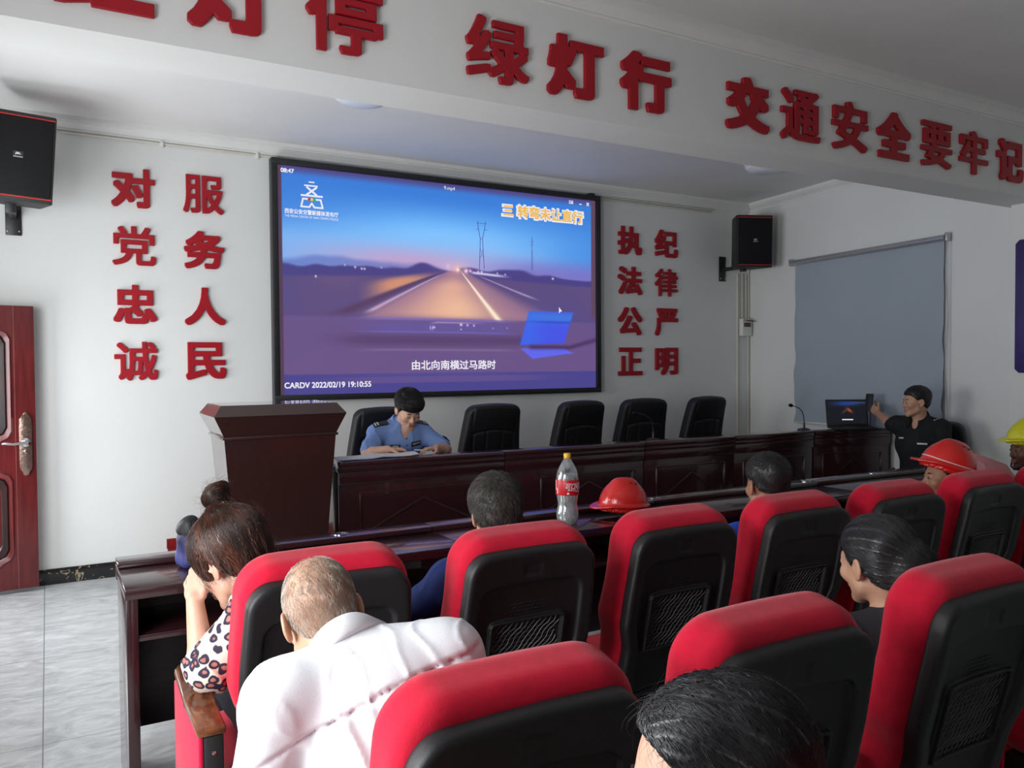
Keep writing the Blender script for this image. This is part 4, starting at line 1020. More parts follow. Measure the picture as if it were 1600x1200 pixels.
# papers in front of the officer
PG = 'papers in front of the officer'
def sheet(x, y, z, w, h, rz, lab, curl, mat=None):
    V = []; N = 12
    for j in range(N+1):
        for i in range(N+1):
            u_, v_ = i/N-0.5, j/N-0.5
            V.append((u_*w, v_*h, curl*(max(0, u_+0.1)**2*3+0.3*math.sin(v_*5+u_*3)+0.3)*0.5+0.002))
    n = len(V); V += [(a, b, c-0.0015) for a, b, c in V]; F = []
    for j in range(N):
        for i in range(N):
            a = j*(N+1)+i; F += [(a, a+1, a+N+2, a+N+1), (n+a, n+a+N+1, n+a+N+2, n+a+1)]
    o = link('paper_sheet', raw_mesh('paper_sheet', V, F), mat or M['paper'])
    o.location = (x, y, z); o.rotation_euler = (0, 0, rz); tag(o, lab, 'paper', PG); return o
sheet(1.765, 5.105, TT+0.0465, 0.30, 0.20, 0.10, 'pale sheet of paper at the left end of the head table', 0.025)
sheet(2.03, 5.115, TT+0.0490, 0.28, 0.20, -0.12, 'open booklet page beside the officer\'s right elbow', 0.02)
sheet(2.28, 5.21, TT+0.003, 0.30, 0.21, 0.05, 'white sheet of paper between the officer\'s hands', 0.02)
# clear bottle with red label
def clear_mat(name, through, gloss, rough):
    """thin clear plastic or water whitened to stand for refracted light: part of the light passes, part scatters, the rim reflects"""
    m = bpy.data.materials.new(name); m.use_nodes = True; nt = m.node_tree; N = nt.nodes.new; L = nt.links
    out = nt.nodes['Material Output']; nt.nodes.remove(nt.nodes['Principled BSDF'])
    tr = N('ShaderNodeBsdfTransparent'); tr.inputs[0].default_value = (0.96, 0.97, 0.97, 1)
    df = N('ShaderNodeBsdfDiffuse'); df.inputs[0].default_value = (0.80, 0.82, 0.82, 1); tl = N('ShaderNodeBsdfTranslucent'); tl.inputs[0].default_value = (0.85, 0.87, 0.87, 1)
    a = N('ShaderNodeMixShader'); a.inputs[0].default_value = 0.5; L.new(df.outputs[0], a.inputs[1]); L.new(tl.outputs[0], a.inputs[2])
    tc = N('ShaderNodeTexCoord'); mp = N('ShaderNodeMapping'); mp.inputs['Scale'].default_value = (60, 60, 14); nz = N('ShaderNodeTexNoise'); nz.inputs['Scale'].default_value = 1.0; nz.inputs['Detail'].default_value = 2
    L.new(tc.outputs['Object'], mp.inputs[0]); L.new(mp.outputs[0], nz.inputs[0])
    mr = N('ShaderNodeMapRange'); mr.inputs[1].default_value = 0.35; mr.inputs[2].default_value = 0.65; mr.inputs[3].default_value = max(0, through-0.25); mr.inputs[4].default_value = min(1, through+0.14); L.new(nz.outputs[0], mr.inputs[0])
    b = N('ShaderNodeMixShader'); L.new(mr.outputs[0], b.inputs[0]); L.new(a.outputs[0], b.inputs[1]); L.new(tr.outputs[0], b.inputs[2])
    gl = N('ShaderNodeBsdfGlossy'); gl.inputs['Roughness'].default_value = rough; lw = N('ShaderNodeLayerWeight'); lw.inputs[0].default_value = 0.35
    ml = N('ShaderNodeMath'); ml.operation = 'MULTIPLY_ADD'; ml.inputs[1].default_value = 0.55; ml.inputs[2].default_value = gloss; L.new(lw.outputs['Facing'], ml.inputs[0])
    c = N('ShaderNodeMixShader'); L.new(ml.outputs[0], c.inputs[0]); L.new(b.outputs[0], c.inputs[1]); L.new(gl.outputs[0], c.inputs[2]); L.new(c.outputs[0], out.inputs[0])
    return m
t = thing('drink_bottle', 'large clear drink bottle with red label and yellow cap', 'bottle', (2.235, 3.335, 0.80))
prof = [(0, 0.008), (0.03, 0.004), (0.044, 0.0), (0.052, 0.012), (0.056, 0.035), (0.056, 0.06), (0.050, 0.085), (0.0475, 0.10), (0.0505, 0.12), (0.0545, 0.145), (0.056, 0.16), (0.0565, 0.225), (0.0545, 0.245), (0.048, 0.268), (0.036, 0.292), (0.022, 0.316), (0.0155, 0.328), (0.0155, 0.336)]
outer = [(r*1.0, z) for r, z in prof]; inner = [(max(r-0.0012, 0), z+0.0012) for r, z in prof][::-1]
MB().lathe(outer+inner[:-1]+[(0, prof[0][1]+0.0012)], 48).build('bottle_wall', clear_mat('clear_plastic', 0.86, 0.05, 0.03), t)
wl = [(max(r-0.0016, 0), z+0.0016) for r, z in prof if z < 0.255]; wl += [(0, wl[-1][1])]
MB().lathe(wl, 48).build('water', clear_mat('water', 0.42, 0.10, 0.16), t)  # white in the water's colour imitates bright refractions of the room
MB().lathe([(0.0575, 0.148), (0.0582, 0.150), (0.0582, 0.222), (0.0575, 0.224)], 48).build('label', material('label_red', (0.62, 0.010, 0.014), 0.4, (0.55, 0.008, 0.012), 20), t)
MB().lathe([(0.0175, 0.326), (0.0178, 0.332)], 24).build('neck_ring', material('cap_orange', (0.75, 0.30, 0.01), 0.4), t)
MB().lathe([(0.0, 0.352), (0.016, 0.352), (0.0178, 0.349), (0.0178, 0.333), (0.016, 0.332)], 24).build('cap', material('cap_yellow', (0.80, 0.50, 0.01), 0.4, (0.75, 0.46, 0.01), 30), t)
def wrap_letters(name, text, ang, z, w, h, fat, slant, N=40):
    V, Fq = letters(text, w, h, 0.0012, fat, N)
    x = V[:, 0]+V[:, 2]*slant; a = ang+x/0.0585; r = 0.0582-V[:, 1]
    W2 = np.stack([r*np.sin(a), -r*np.cos(a), z+V[:, 2]], 1)
    link(name, raw_mesh(name, W2, Fq, False), M['lettw'], t)
A0 = math.radians(-33)      # side of the bottle turned to the room
wrap_letters('label_lettering', '可口可乐', A0+0.78, 0.193, 0.110, 0.034, (1, 1), 0.18, 56)
wrap_letters('label_small_lettering', '汽水饮料', A0+1.0, 0.168, 0.036, 0.007, (0, 0), 0, 24)
def wrap_patch(name, ang, z, w, h):
    V = []; N = 6
    for j in (0, 1):
        for i in range(N+1):
            a = ang+(i/N-0.5)*w/0.0583
            for r in (0.0580, 0.0587): V.append((r*math.sin(a), -r*math.cos(a), z+(j-0.5)*h))
    F = []
    for i in range(N):
        a = i*2; b = (N+1)*2+i*2; F += [(a+1, a+3, b+3, b+1), (a, b, b+2, a+2), (a, a+2, a+3, a+1), (b, b+1, b+3, b+2)]
    F += [(0, 1, (N+1)*2+1, (N+1)*2), (2*N, (N+1)*2+2*N, (N+1)*2+2*N+1, 2*N+1)]
    MB().quads(V, F).build(name, M['lettw'], t)
wrap_patch('label_swoosh', A0+0.40, 0.1735, 0.045, 0.0025); wrap_patch('label_square', A0+0.05, 0.1585, 0.011, 0.010); wrap_patch('label_panel', A0-1.25, 0.195, 0.006, 0.05); wrap_patch('label_panel', A0-0.98, 0.170, 0.006, 0.03)
# hard hats
def hard_hat(name, lab, loc, R3, mat, s=1.0, stripe=False, chin=False):
    """shell in local axes: +Y is the peak, Z up, origin at the rim centre"""
    t = bpy.data.objects.new(name, None); COL.objects.link(t); t.empty_display_size = 0.05; tag(t, lab, 'helmet', 'hard hats')
    t.matrix_world = Matrix.Translation(Vector(loc)) @ Matrix(R3.tolist()).to_4x4() @ Matrix.Scale(s, 4)
    F = Field(); F.ell((0, 0, 0.0), (0.112, 0.135, 0.138), None, 0.01)
    F.path([(0, 0.030, 0.112), (0, -0.035, 0.112)], [0.026, 0.026], 0.04)
    def brim(x, y, z):
        yy = y+0*x+0*z; ang = np.clip((yy-0.02)/0.12, 0, 1)
        rx = 0.124; ry = np.where(yy > 0, 0.185, 0.145)
        k = np.sqrt((x/rx)**2+(y/ry)**2); d2 = (k-1)*np.minimum(rx, ry)*0.9
        zz = z-(0.004-0.05*np.clip(yy-0.10, 0, 1)*3*np.clip(yy-0.10, 0, 1)*4-0.012*np.clip((yy-0.09)/0.09, 0, 1))
        return np.maximum(d2, np.abs(zz)-0.0055)
    F.add(brim, (-0.13, -0.15, -0.05), (0.13, 0.19, 0.03), 0.012)
    F.ell((0, 0, -0.006), (0.107, 0.130, 0.132), None, 0.003, 's')
    def cut(x, y, z): return -(z+0.030+0*x+0*y)
    F.clip((0, 0, -0.030), (0, 0, -1), 0.002)
    V, Fq = F.mesh(0.0042); V = relax_mesh(V, Fq, 2)
    link('shell', raw_mesh('shell', V, Fq), mat, t)
    for k in (-1, 0, 1):
        for sd in (-1, 1): MB().box((sd*0.050, -0.02+k*0.03, 0.124-abs(k)*0.004), (0.006, 0.016, 0.004), 0.001, RY(sd*0.6)).build('vent_slot', M['black'], t)
    b = MB(); pts = [(0.098*math.cos(a), 0.12*math.sin(a), -0.018) for a in np.linspace(0, 2*PI, 33)]
    b.tube(pts, 0.004, 6, False); b.build('headband', M['black'], t)
    MB().lim(-0.035, 0.035, -0.126, -0.116, -0.045, -0.005, 0.004).build('rear_adjuster', M['white'], t)
    if stripe:
        pts = [tuple(F.project(np.array([[0.125*math.cos(a), 0.145*math.sin(a)+0.0, 0.03]]), 0.0005, 6)[0]) for a in np.linspace(0.0, 2*PI, 49)]
        MB().tube(pts, 0.0022, 6, False).build('piping', M['lettw'], t)
    if chin:
        MB().tube([(-0.095, 0.03, -0.01), (-0.085, 0.045, -0.09), (-0.05, 0.07, -0.165), (0.0, 0.08, -0.18), (0.05, 0.07, -0.165), (0.085, 0.045, -0.09), (0.095, 0.03, -0.01)], 0.006, 6).build('chin_strap', M['black'], t)
    return t
RED_H = material('helmet_red', (0.62, 0.018, 0.014), 0.25, (0.56, 0.014, 0.012), 6, coat=0.3)
YEL_H = material('helmet_yellow', (0.62, 0.60, 0.01), 0.3, (0.56, 0.54, 0.01), 6, coat=0.2)
hard_hat('hard_hat', 'empty red hard hat resting on the audience desk beside the clear bottle', (2.615, 3.375, 0.853), frame((-0.93, 0.30, 0.03), (0.03, 0, 1)), RED_H, 0.98)
# dark pouch on the left end of the desk
t = thing('drawstring_pouch', 'dark blue and black pouch on the left end of the audience desk', 'bag', (0.485, 3.41, 0.80), 0.3)
F = Field().rbox((0, 0, 0.05), (0.05, 0.045, 0.05), 0.025).ell((0, 0, 0.115), (0.058, 0.05, 0.045), None, 0.03); F.post = lambda P, d: d+0.004*waves(P, 8, 60)
F.build('pouch_body', material('pouch_blue', (0.03, 0.035, 0.20), 0.6, (0.015, 0.015, 0.05), 14), t, 0.006)
F = Field().ell((-0.01, 0, 0.155), (0.045, 0.045, 0.05), None, 0.02); F.post = lambda P, d: d+0.004*waves(P, 9, 70)
F.build('pouch_top', M['plasticd'], t, 0.006)

# ------------------------------------------------------------------ people
def skin(name, c, c2): return material(name, c, 0.48, c2, 14, sss=0.12, bump=0.08, bscale=220, spec=0.4)
SK_A = skin('skin_fair', (0.60, 0.36, 0.26), (0.55, 0.30, 0.21))
SK_B = skin('skin_warm', (0.53, 0.30, 0.20), (0.47, 0.25, 0.16))
SK_C = skin('skin_tan', (0.36, 0.175, 0.10), (0.30, 0.14, 0.08))
SK_D = skin('skin_brown', (0.19, 0.085, 0.055), (0.15, 0.065, 0.04))
LIP = material('lips', (0.42, 0.16, 0.13), 0.4, (0.38, 0.14, 0.11), 40)
EYEW = material('eye_white', (0.6, 0.58, 0.55), 0.2, (0.55, 0.52, 0.5), 50)
def hair_mat(name, c, c2, rough, spec=0.5):
    """every strand has its own natural shade between c and c2"""
    m = material(name, c, rough, spec=spec); nt = m.node_tree; b = nt.nodes['Principled BSDF']
    at = nt.nodes.new('ShaderNodeAttribute'); at.attribute_name = 'strand'; mx = nt.nodes.new('ShaderNodeMix'); mx.data_type = 'RGBA'
    mx.inputs[6].default_value = (*c, 1); mx.inputs[7].default_value = (*c2, 1)
    nt.links.new(at.outputs['Fac'], mx.inputs[0]); nt.links.new(mx.outputs[2], b.inputs['Base Color']); return m
HAIRB = hair_mat('hair_black', (0.007, 0.006, 0.006), (0.022, 0.017, 0.015), 0.45)
HAIRD = hair_mat('hair_black_glossy', (0.007, 0.007, 0.008), (0.034, 0.033, 0.036), 0.36, 0.6)
HAIRG = hair_mat('hair_dark_grey', (0.016, 0.013, 0.011), (0.090, 0.078, 0.065), 0.5)
HAIRW = hair_mat('hair_thin_grey', (0.20, 0.17, 0.135), (0.62, 0.57, 0.50), 0.5)
HAIRR = hair_mat('hair_brown', (0.006, 0.0045, 0.004), (0.15, 0.046, 0.022), 0.32, 0.6)
def cloth(name, c, c2=None, rough=0.8, **k): return material(name, c, rough, c2 or tuple(x*0.88 for x in c), 9, bump=0.15, bscale=500, spec=0.25, **k)
C_BLUE = cloth('shirt_police_blue', (0.20, 0.31, 0.62)); C_BLK = cloth('uniform_black', (0.012, 0.013, 0.015)); C_WHITE = cloth('shirt_white', (0.80, 0.81, 0.84), (0.77, 0.78, 0.82))
C_NAVY = cloth('shirt_navy', (0.018, 0.035, 0.15)); C_ROYAL = cloth('shirt_royal_blue', (0.02, 0.09, 0.55)); C_PINK = cloth('shirt_pink', (0.70, 0.30, 0.32)); C_GREY = cloth('shirt_dark_grey', (0.03, 0.03, 0.035))
C_TRS = cloth('trousers_dark', (0.014, 0.015, 0.02)); C_SHOE = material('shoe_black', (0.012, 0.011, 0.011), 0.4, (0.02, 0.018, 0.017), 20)
def leopard():
    m = bpy.data.materials.new('leopard_print'); m.use_nodes = True; nt = m.node_tree; b = nt.nodes['Principled BSDF']; L = nt.links; N = nt.nodes.new
    tc = N('ShaderNodeTexCoord'); nz = N('ShaderNodeTexNoise'); nz.inputs['Scale'].default_value = 26; nz.inputs['Detail'].default_value = 2
    L.new(tc.outputs['Object'], nz.inputs[0])
    ad = N('ShaderNodeVectorMath'); ad.operation = 'MULTIPLY_ADD'; ad.inputs[1].default_value = (0.022, 0.022, 0.022)
    L.new(nz.outputs[1], ad.inputs[0]); L.new(tc.outputs['Object'], ad.inputs[2])
    v = N('ShaderNodeTexVoronoi'); v.inputs['Scale'].default_value = 34; L.new(ad.outputs[0], v.inputs[0])
    cr = N('ShaderNodeValToRGB'); e = cr.color_ramp.elements; cr.color_ramp.interpolation = 'LINEAR'
    e[0].position = 0.0; e[0].color = (0.42, 0.17, 0.12, 1); e[1].position = 1.0; e[1].color = (0.70, 0.58, 0.49, 1)
    for p, c in ((0.24, (0.36, 0.14, 0.10, 1)), (0.30, (0.025, 0.02, 0.045, 1)), (0.50, (0.03, 0.025, 0.05, 1)), (0.55, (0.70, 0.58, 0.49, 1))):
        q = e.new(p); q.color = c
    L.new(v.outputs['Distance'], cr.inputs[0]); L.new(cr.outputs[0], b.inputs['Base Color']); b.inputs['Roughness'].default_value = 0.75
    b.inputs['Specular IOR Level'].default_value = 0.25
    return m
C_LEO = leopard()

def head_ops(F, c, R, s=1.0, fem=False, nose=1.0, k=1.0):
    L = lambda *p: c+R@(vec(*p)*s)
    j = 0.9 if fem else 1.0
    E = lambda p, r, kk=0.02, op='u', Rl=None: F.ell(L(*p), vec(*r)*s, R if Rl is None else R@Rl, kk, op)
    K = lambda a, b, ra, rb, kk=0.012, op='u': F.cap(L(*a), L(*b), ra*s, rb*s, kk, op)
    E((0, -0.014, 0.036), (0.074, 0.096, 0.086), 0.0)
    E((0, 0.030, -0.020), (0.064, 0.064, 0.080), 0.03)
    K((-0.050*j, 0.012, -0.062), (-0.012, 0.066, -0.098), 0.020, 0.018, 0.025); K((0.050*j, 0.012, -0.062), (0.012, 0.066, -0.098), 0.020, 0.018, 0.025)
    E((0, 0.072, -0.100), (0.020, 0.018, 0.016), 0.015)
    for q in (-1, 1): E((q*0.042, 0.062, -0.028), (0.022, 0.022, 0.020), 0.02)
    K((-0.034, 0.078, 0.016), (0.034, 0.078, 0.016), 0.010, 0.010, 0.015)
    for q in (-1, 1):
        E((q*0.031, 0.101, -0.001), (0.019, 0.014, 0.012), 0.012, 's')
        E((q*0.031, 0.078, -0.001), (0.0155, 0.0135, 0.0125), 0.004)
        K((q*0.018, 0.0905, 0.003), (q*0.044, 0.084, 0.002), 0.0045, 0.0035, 0.005)
    K((0, 0.088, 0.008), (0, 0.106*nose, -0.030), 0.0075, 0.0105, 0.010)
    for q in (-1, 1): E((q*0.012, 0.096, -0.034), (0.008, 0.009, 0.007), 0.008)
    K((-0.017, 0.090, -0.060), (0.017, 0.090, -0.060), 0.006, 0.006, 0.008); K((-0.014, 0.090, -0.071), (0.014, 0.090, -0.071), 0.007, 0.007, 0.008)
    K((-0.020, 0.099, -0.0655), (0.020, 0.099, -0.0655), 0.0022, 0.0022, 0.004, 's')
    for q in (-1, 1):
        a = 0.35; Rl = np.array([[math.cos(q*a), -math.sin(q*a), 0], [math.sin(q*a), math.cos(q*a), 0], [0, 0, 1]])
        E((q*0.080, -0.012, -0.006), (0.0075, 0.019, 0.032), 0.006, 'u', Rl); E((q*0.076, -0.006, -0.030), (0.006, 0.010, 0.012), 0.006)
        E((q*0.0895, -0.008, 0.000), (0.006, 0.011, 0.018), 0.004, 's', Rl)
        E((q*0.083, 0.004, -0.008), (0.003, 0.005, 0.006), 0.003)
def face_parts(c, R, s, body, off, hairmat, eyes='open', brow=True):
    L = lambda *p: c+R@(vec(*p)*s)-off
    for q in (-1, 1):
        if brow:
            MB().tube([L(q*0.016, 0.0915, 0.0195), L(q*0.030, 0.0895, 0.0245), L(q*0.046, 0.079, 0.0195)], [0.0028*s, 0.0034*s, 0.0016*s], 8).build('eyebrow', hairmat, body)
        if eyes == 'open':
            F = Field().ell(L(q*0.031, 0.0835, -0.002), vec(0.0105, 0.0105, 0.0055)*s, R); F.build('eye', EYEW, body, 0.0022)
            MB().lathe([(0, 0.004), (0.0035, 0.003), (0.005, 0)], 12, tuple(L(q*0.031, 0.0915, -0.002)), Matrix(R.tolist()).to_4x4() @ RX(-PI/2)).build('iris', HAIRB, body)
        MB().tube([L(q*0.0195, 0.0925, -0.003), L(q*0.031, 0.0955, -0.0045 if eyes == 'down' else 0.003), L(q*0.044, 0.087, -0.003)], [0.0010*s, 0.0016*s, 0.0010*s], 6).build('eyelashes', hairmat, body)
    F = Field(); F.cap(L(-0.015, 0.0925, -0.0605), L(0.015, 0.0925, -0.0605), 0.0052*s, k=0); F.cap(L(-0.013, 0.0925, -0.0705), L(0.013, 0.0925, -0.0705), 0.0060*s, k=0.003)
    F.build('lips', LIP, body, 0.0026)
HZY = np.array([-0.14, -0.085, -0.045, -0.020, 0.000, 0.020, 0.045, 0.065, 0.085, 0.12])
def hair_field(c, R, s=1.0, t_top=0.018, t_side=0.007, hz=None, groove=None, fringe=0.0, amp=0.002, frq=90, seed=1, back=0.0):
    """cap over the skull; hz: lowest height of the hair for each depth HZY"""
    hzv = np.array(hz if hz is not None else [-0.070, -0.066, -0.040, -0.004, 0.020, 0.012, 0.040, 0.058, 0.062, 0.060])
    def fn(x, y, z):
        X, Y, Z = x-c[0], y-c[1], z-c[2]
        q = [(X*R[0, i]+Y*R[1, i]+Z*R[2, i])/s for i in range(3)]
        w = np.clip((q[2]-0.00)/0.10, 0, 1); w = w*w*(3-2*w)
        t = t_side+(t_top-t_side)*w+fringe*np.clip((q[1]-0.02)/0.06, 0, 1)*w+back*np.clip((-q[1]-0.02)/0.06, 0, 1)
        a = [q[0]/0.074, (q[1]+0.014)/0.096, (q[2]-0.036)/np.where(q[2] < 0.036, 0.115, 0.086)]
        k0 = np.sqrt(a[0]**2+a[1]**2+a[2]**2); k1 = np.sqrt((a[0]/0.074)**2+(a[1]/0.096)**2+(a[2]/0.09)**2)
        d = k0*(k0-1)/np.maximum(k1, 1e-6)-t
        h = np.interp(q[1], HZY, hzv)
        return smax(d, (h-q[2])*0.75, 0.010)*s
    F = Field(); F.add(fn, c-0.165*s, c+0.165*s, 0)
    if amp: F.post = lambda P, d: d+amp*waves(P, seed, frq, 8)
    if groove is not None:
        ax = unit(np.asarray(groove[0], float)); e1 = unit(np.cross(ax, vec(0.3, 1, 0.2))); e2 = np.cross(ax, e1); ga = groove[1]
        def gp(P, d):
            q = ((P-c)@R)/s; r = np.hypot(q@e1, q@e2); az = np.arctan2(q@e1, q@e2); ws = waves(P, seed+2, 25, 5)
            return d+ga*np.clip(r/0.05, 0, 1)*(0.5*np.sin(az*26+2.2*ws)+0.35*np.sin(az*47+3*ws+1)+0.3*np.sin(az*90+4*ws))
        F.post = gp
    return F
def strands(F, roots, dirs, length, nseg, width, lift, jitter=0.25, seed=3, wave=0.0, project=True):
    g = np.random.default_rng(seed); n = len(roots); P = roots.copy(); length = np.broadcast_to(length, (n,))
    out = [P.copy()]; nor = []
    jit = g.normal(size=(n, 3))*jitter
    for kk in range(nseg):
        N_ = F.grad(P); nor.append(N_)
        D = (dirs(P) if callable(dirs) else dirs)+jit
        D = D-N_*(D*N_).sum(1, keepdims=True); D /= np.maximum(np.linalg.norm(D, axis=1, keepdims=True), 1e-6)
        if wave: D = D+np.cross(N_, D)*(wave*np.sin(kk*1.1+g.uniform(0, 6, n)))[:, None]
        P = P+D*(length/nseg)[:, None]
        if project:
            dd = F.evalp(P); tgt = lift*(kk+1)/nseg
            P = P-(dd-tgt)[:, None]*F.grad(P)
        else: P = P+N_*lift/nseg
        out.append(P.copy())
    nor.append(nor[-1])
    V = []; Fq = []
    for i, (p, N_) in enumerate(zip(out, nor)):
        T = out[min(i+1, nseg)]-out[max(i-1, 0)]; S_ = np.cross(T, N_); S_ /= np.maximum(np.linalg.norm(S_, axis=1, keepdims=True), 1e-9)
        w = width*(1-0.75*i/nseg)
        V += [p-S_*w/2-N_*w*0.3, p+N_*w*0.5, p+S_*w/2-N_*w*0.3]
    m = 3
    idx = np.arange(n)
    for i in range(nseg):
        for a in range(3):
            b = (a+1) % 3
            Fq.append(np.stack([(i*m+a)*n+idx, (i*m+b)*n+idx, ((i+1)*m+b)*n+idx, ((i+1)*m+a)*n+idx], 1))
    return np.concatenate(V), np.concatenate(Fq), n
def pick_roots(V, cond, n, seed=5):
    g = np.random.default_rng(seed); i = np.nonzero(cond(V))[0]; i = g.choice(i, n, replace=len(i) < n)
    return V[i]+g.normal(size=(n, 3))*0.0015
def build_hair(name, mat, parent, off, F, h=0.005, extra=(), cap=True, relax=1, clump=1.0, clumpf=170):
    V, Fq = F.mesh(h); V = relax_mesh(V, Fq, relax)
    Vs, Fs, n = ([V], [Fq], len(V)) if cap else ([], [], 0); tint = [np.full(len(V), 0.25)] if cap else []
    for fn in extra:
        v, f, ns = fn(V); Vs.append(v); Fs.append(f+n); n += len(v); tint.append(np.tile(np.clip(0.35+0.55*clump*waves(v[:ns], 91, clumpf, 6)+0.35*RNG.normal(size=ns), 0, 1)**1.5, len(v)//ns))
    me = raw_mesh(name, np.concatenate(Vs)-off, np.concatenate(Fs))
    a = me.attributes.new('strand', 'FLOAT', 'POINT'); a.data.foreach_set('value', np.concatenate(tint).astype(np.float32))
    return link(name, me, mat, parent)
def hand_ops(F, wr, d, n, side, curl=0.5, s=1.0, spread=0.0, thumb=0.4):
    """palm, four fingers, thumb; d along the hand, n the way the palm faces, side +1 when the thumb is towards cross(d, n)"""
    d = unit(d); n = unit(n-d*(n@d)); t = side*np.cross(d, n); wr = np.asarray(wr, float)
    F.rbox(wr+d*0.050*s+n*0.002, vec(0.039, 0.050, 0.0125)*s, 0.012*s, np.stack([t, d, n], 1), 0.012)
    for i, (l, r) in enumerate(((0.043, 0.0086), (0.048, 0.0088), (0.044, 0.0084), (0.034, 0.0074))):
        p = wr+(d*(0.092, 0.096, 0.092, 0.082)[i]+t*(0.029-0.0195*i))*s; a = 0.0; cu = curl if np.isscalar(curl) else curl[i]
        for jn, (f, da) in enumerate(((1.0, 0.75), (0.66, 1.0), (0.52, 0.7))):
            a += cu*da; dr = d*math.cos(a)+n*math.sin(a)+t*spread*(1.5-i)*0.25
            e = p+unit(dr)*l*f*s; F.cap(p, e, r*(1-0.10*jn)*s, r*(1-0.10*(jn+1))*s, 0.004); p = e
    p = wr+(d*0.022+t*0.030+n*0.006)*s; m_ = p+unit(d*0.6+t*0.62+n*thumb)*0.045*s; e = m_+unit(d*0.9+t*(0.25-0.3*thumb)+n*thumb)*0.032*s
    F.cap(p, m_, 0.0135*s, 0.0105*s, 0.010); F.cap(m_, e, 0.0105*s, 0.0080*s, 0.004)
def torso_frame(J):
    lat = unit(J['shR']-J['shL']); up_ = unit(J['neck']-J['hip']); fwd = unit(np.cross(up_, lat)); lat = np.cross(fwd, up_)
    return np.stack([lat, fwd, up_], 1)
def torso_ops(F, J, g=0.0, w=1.0, belly=0.0):
    R = torso_frame(J); e = lambda p, r, k=0.05: F.ell(p, vec(*r)*w+g, R, k)
    mid = J['hip']*0.5+J['chest']*0.5
    e(J['hip']+R[:, 2]*0.02, (0.165, 0.12, 0.125), 0); e(mid+R[:, 1]*0.02*belly, (0.150+0.01*belly, 0.108+0.03*belly, 0.16)); e(J['chest'], (0.165, 0.112, 0.17))
    for q in ('L', 'R'):
        F.cap(J['chest']*0.35+J['neck']*0.65-R[:, 1]*0.012, J['sh'+q], 0.062+g, 0.052+g, 0.05)
        F.cap(J['neck']-R[:, 1]*0.01+R[:, 2]*0.005, J['sh'+q]*0.72+J['neck']*0.28, 0.034+g, 0.044+g, 0.035)
def arm_ops(F, J, q, g=0.0, upto=2.0, w=1.0, k=0.03):
    a, b, c = J['sh'+q], J['el'+q], J['wr'+q]
    if upto <= 1.0:
        F.cap(a, a+(b-a)*upto, 0.052*w+g, (0.052-0.010*upto)*w+g*1.5, k); return
    F.cap(a, b, 0.052*w+g, 0.040*w+g, k); t = min(upto-1, 1); m = b+(c-b)*0.28
    F.cap(b, m, 0.040*w+g, 0.042*w+g, 0.015); F.cap(m, b+(c-b)*t, 0.042*w+g, (0.042-0.0145*t)*w+g, 0.01)
def leg_ops(F, J, q, g=0.0, w=1.0):
    F.cap(J['hp'+q], J['kn'+q], 0.086*w+g, 0.060*w+g, 0.04); m = J['kn'+q]*0.7+J['an'+q]*0.3
    F.cap(J['kn'+q], m, 0.058*w+g, 0.058*w+g, 0.02); F.cap(m, J['an'+q], 0.058*w+g, 0.042*w+g, 0.02)
def joints(J, floor=0.0, fwd=None, seat=True):
    J = {k: np.asarray(v, float) for k, v in J.items()}
    R = torso_frame(J); f = unit(vec(R[0, 1], R[1, 1], 0)) if fwd is None else unit(np.asarray(fwd, float)); lat = np.cross(f, vec(0, 0, 1)); lat = lat if lat@R[:, 0] > 0 else -lat
    for q, sg in (('L', -1), ('R', 1)):
        J.setdefault('el'+q, J['sh'+q]+lat*sg*0.05+f*0.10-vec(0, 0, 0.245)); J.setdefault('wr'+q, J['el'+q]+f*0.20-lat*sg*0.06-vec(0, 0, 0.06))
        J.setdefault('hd'+q, unit(J['wr'+q]-J['el'+q])); J.setdefault('hn'+q, vec(0, 0, -1))
        J['hp'+q] = J['hip']+lat*sg*0.09-vec(0, 0, 0.01)
        J.setdefault('kn'+q, J['hip']+lat*sg*0.12+f*0.41+vec(0, 0, -0.02)); kz = J['kn'+q]
        J.setdefault('an'+q, vec(kz[0], kz[1], floor+0.085)+f*0.03)
    J['_f'] = f; J['_lat'] = lat
    return J
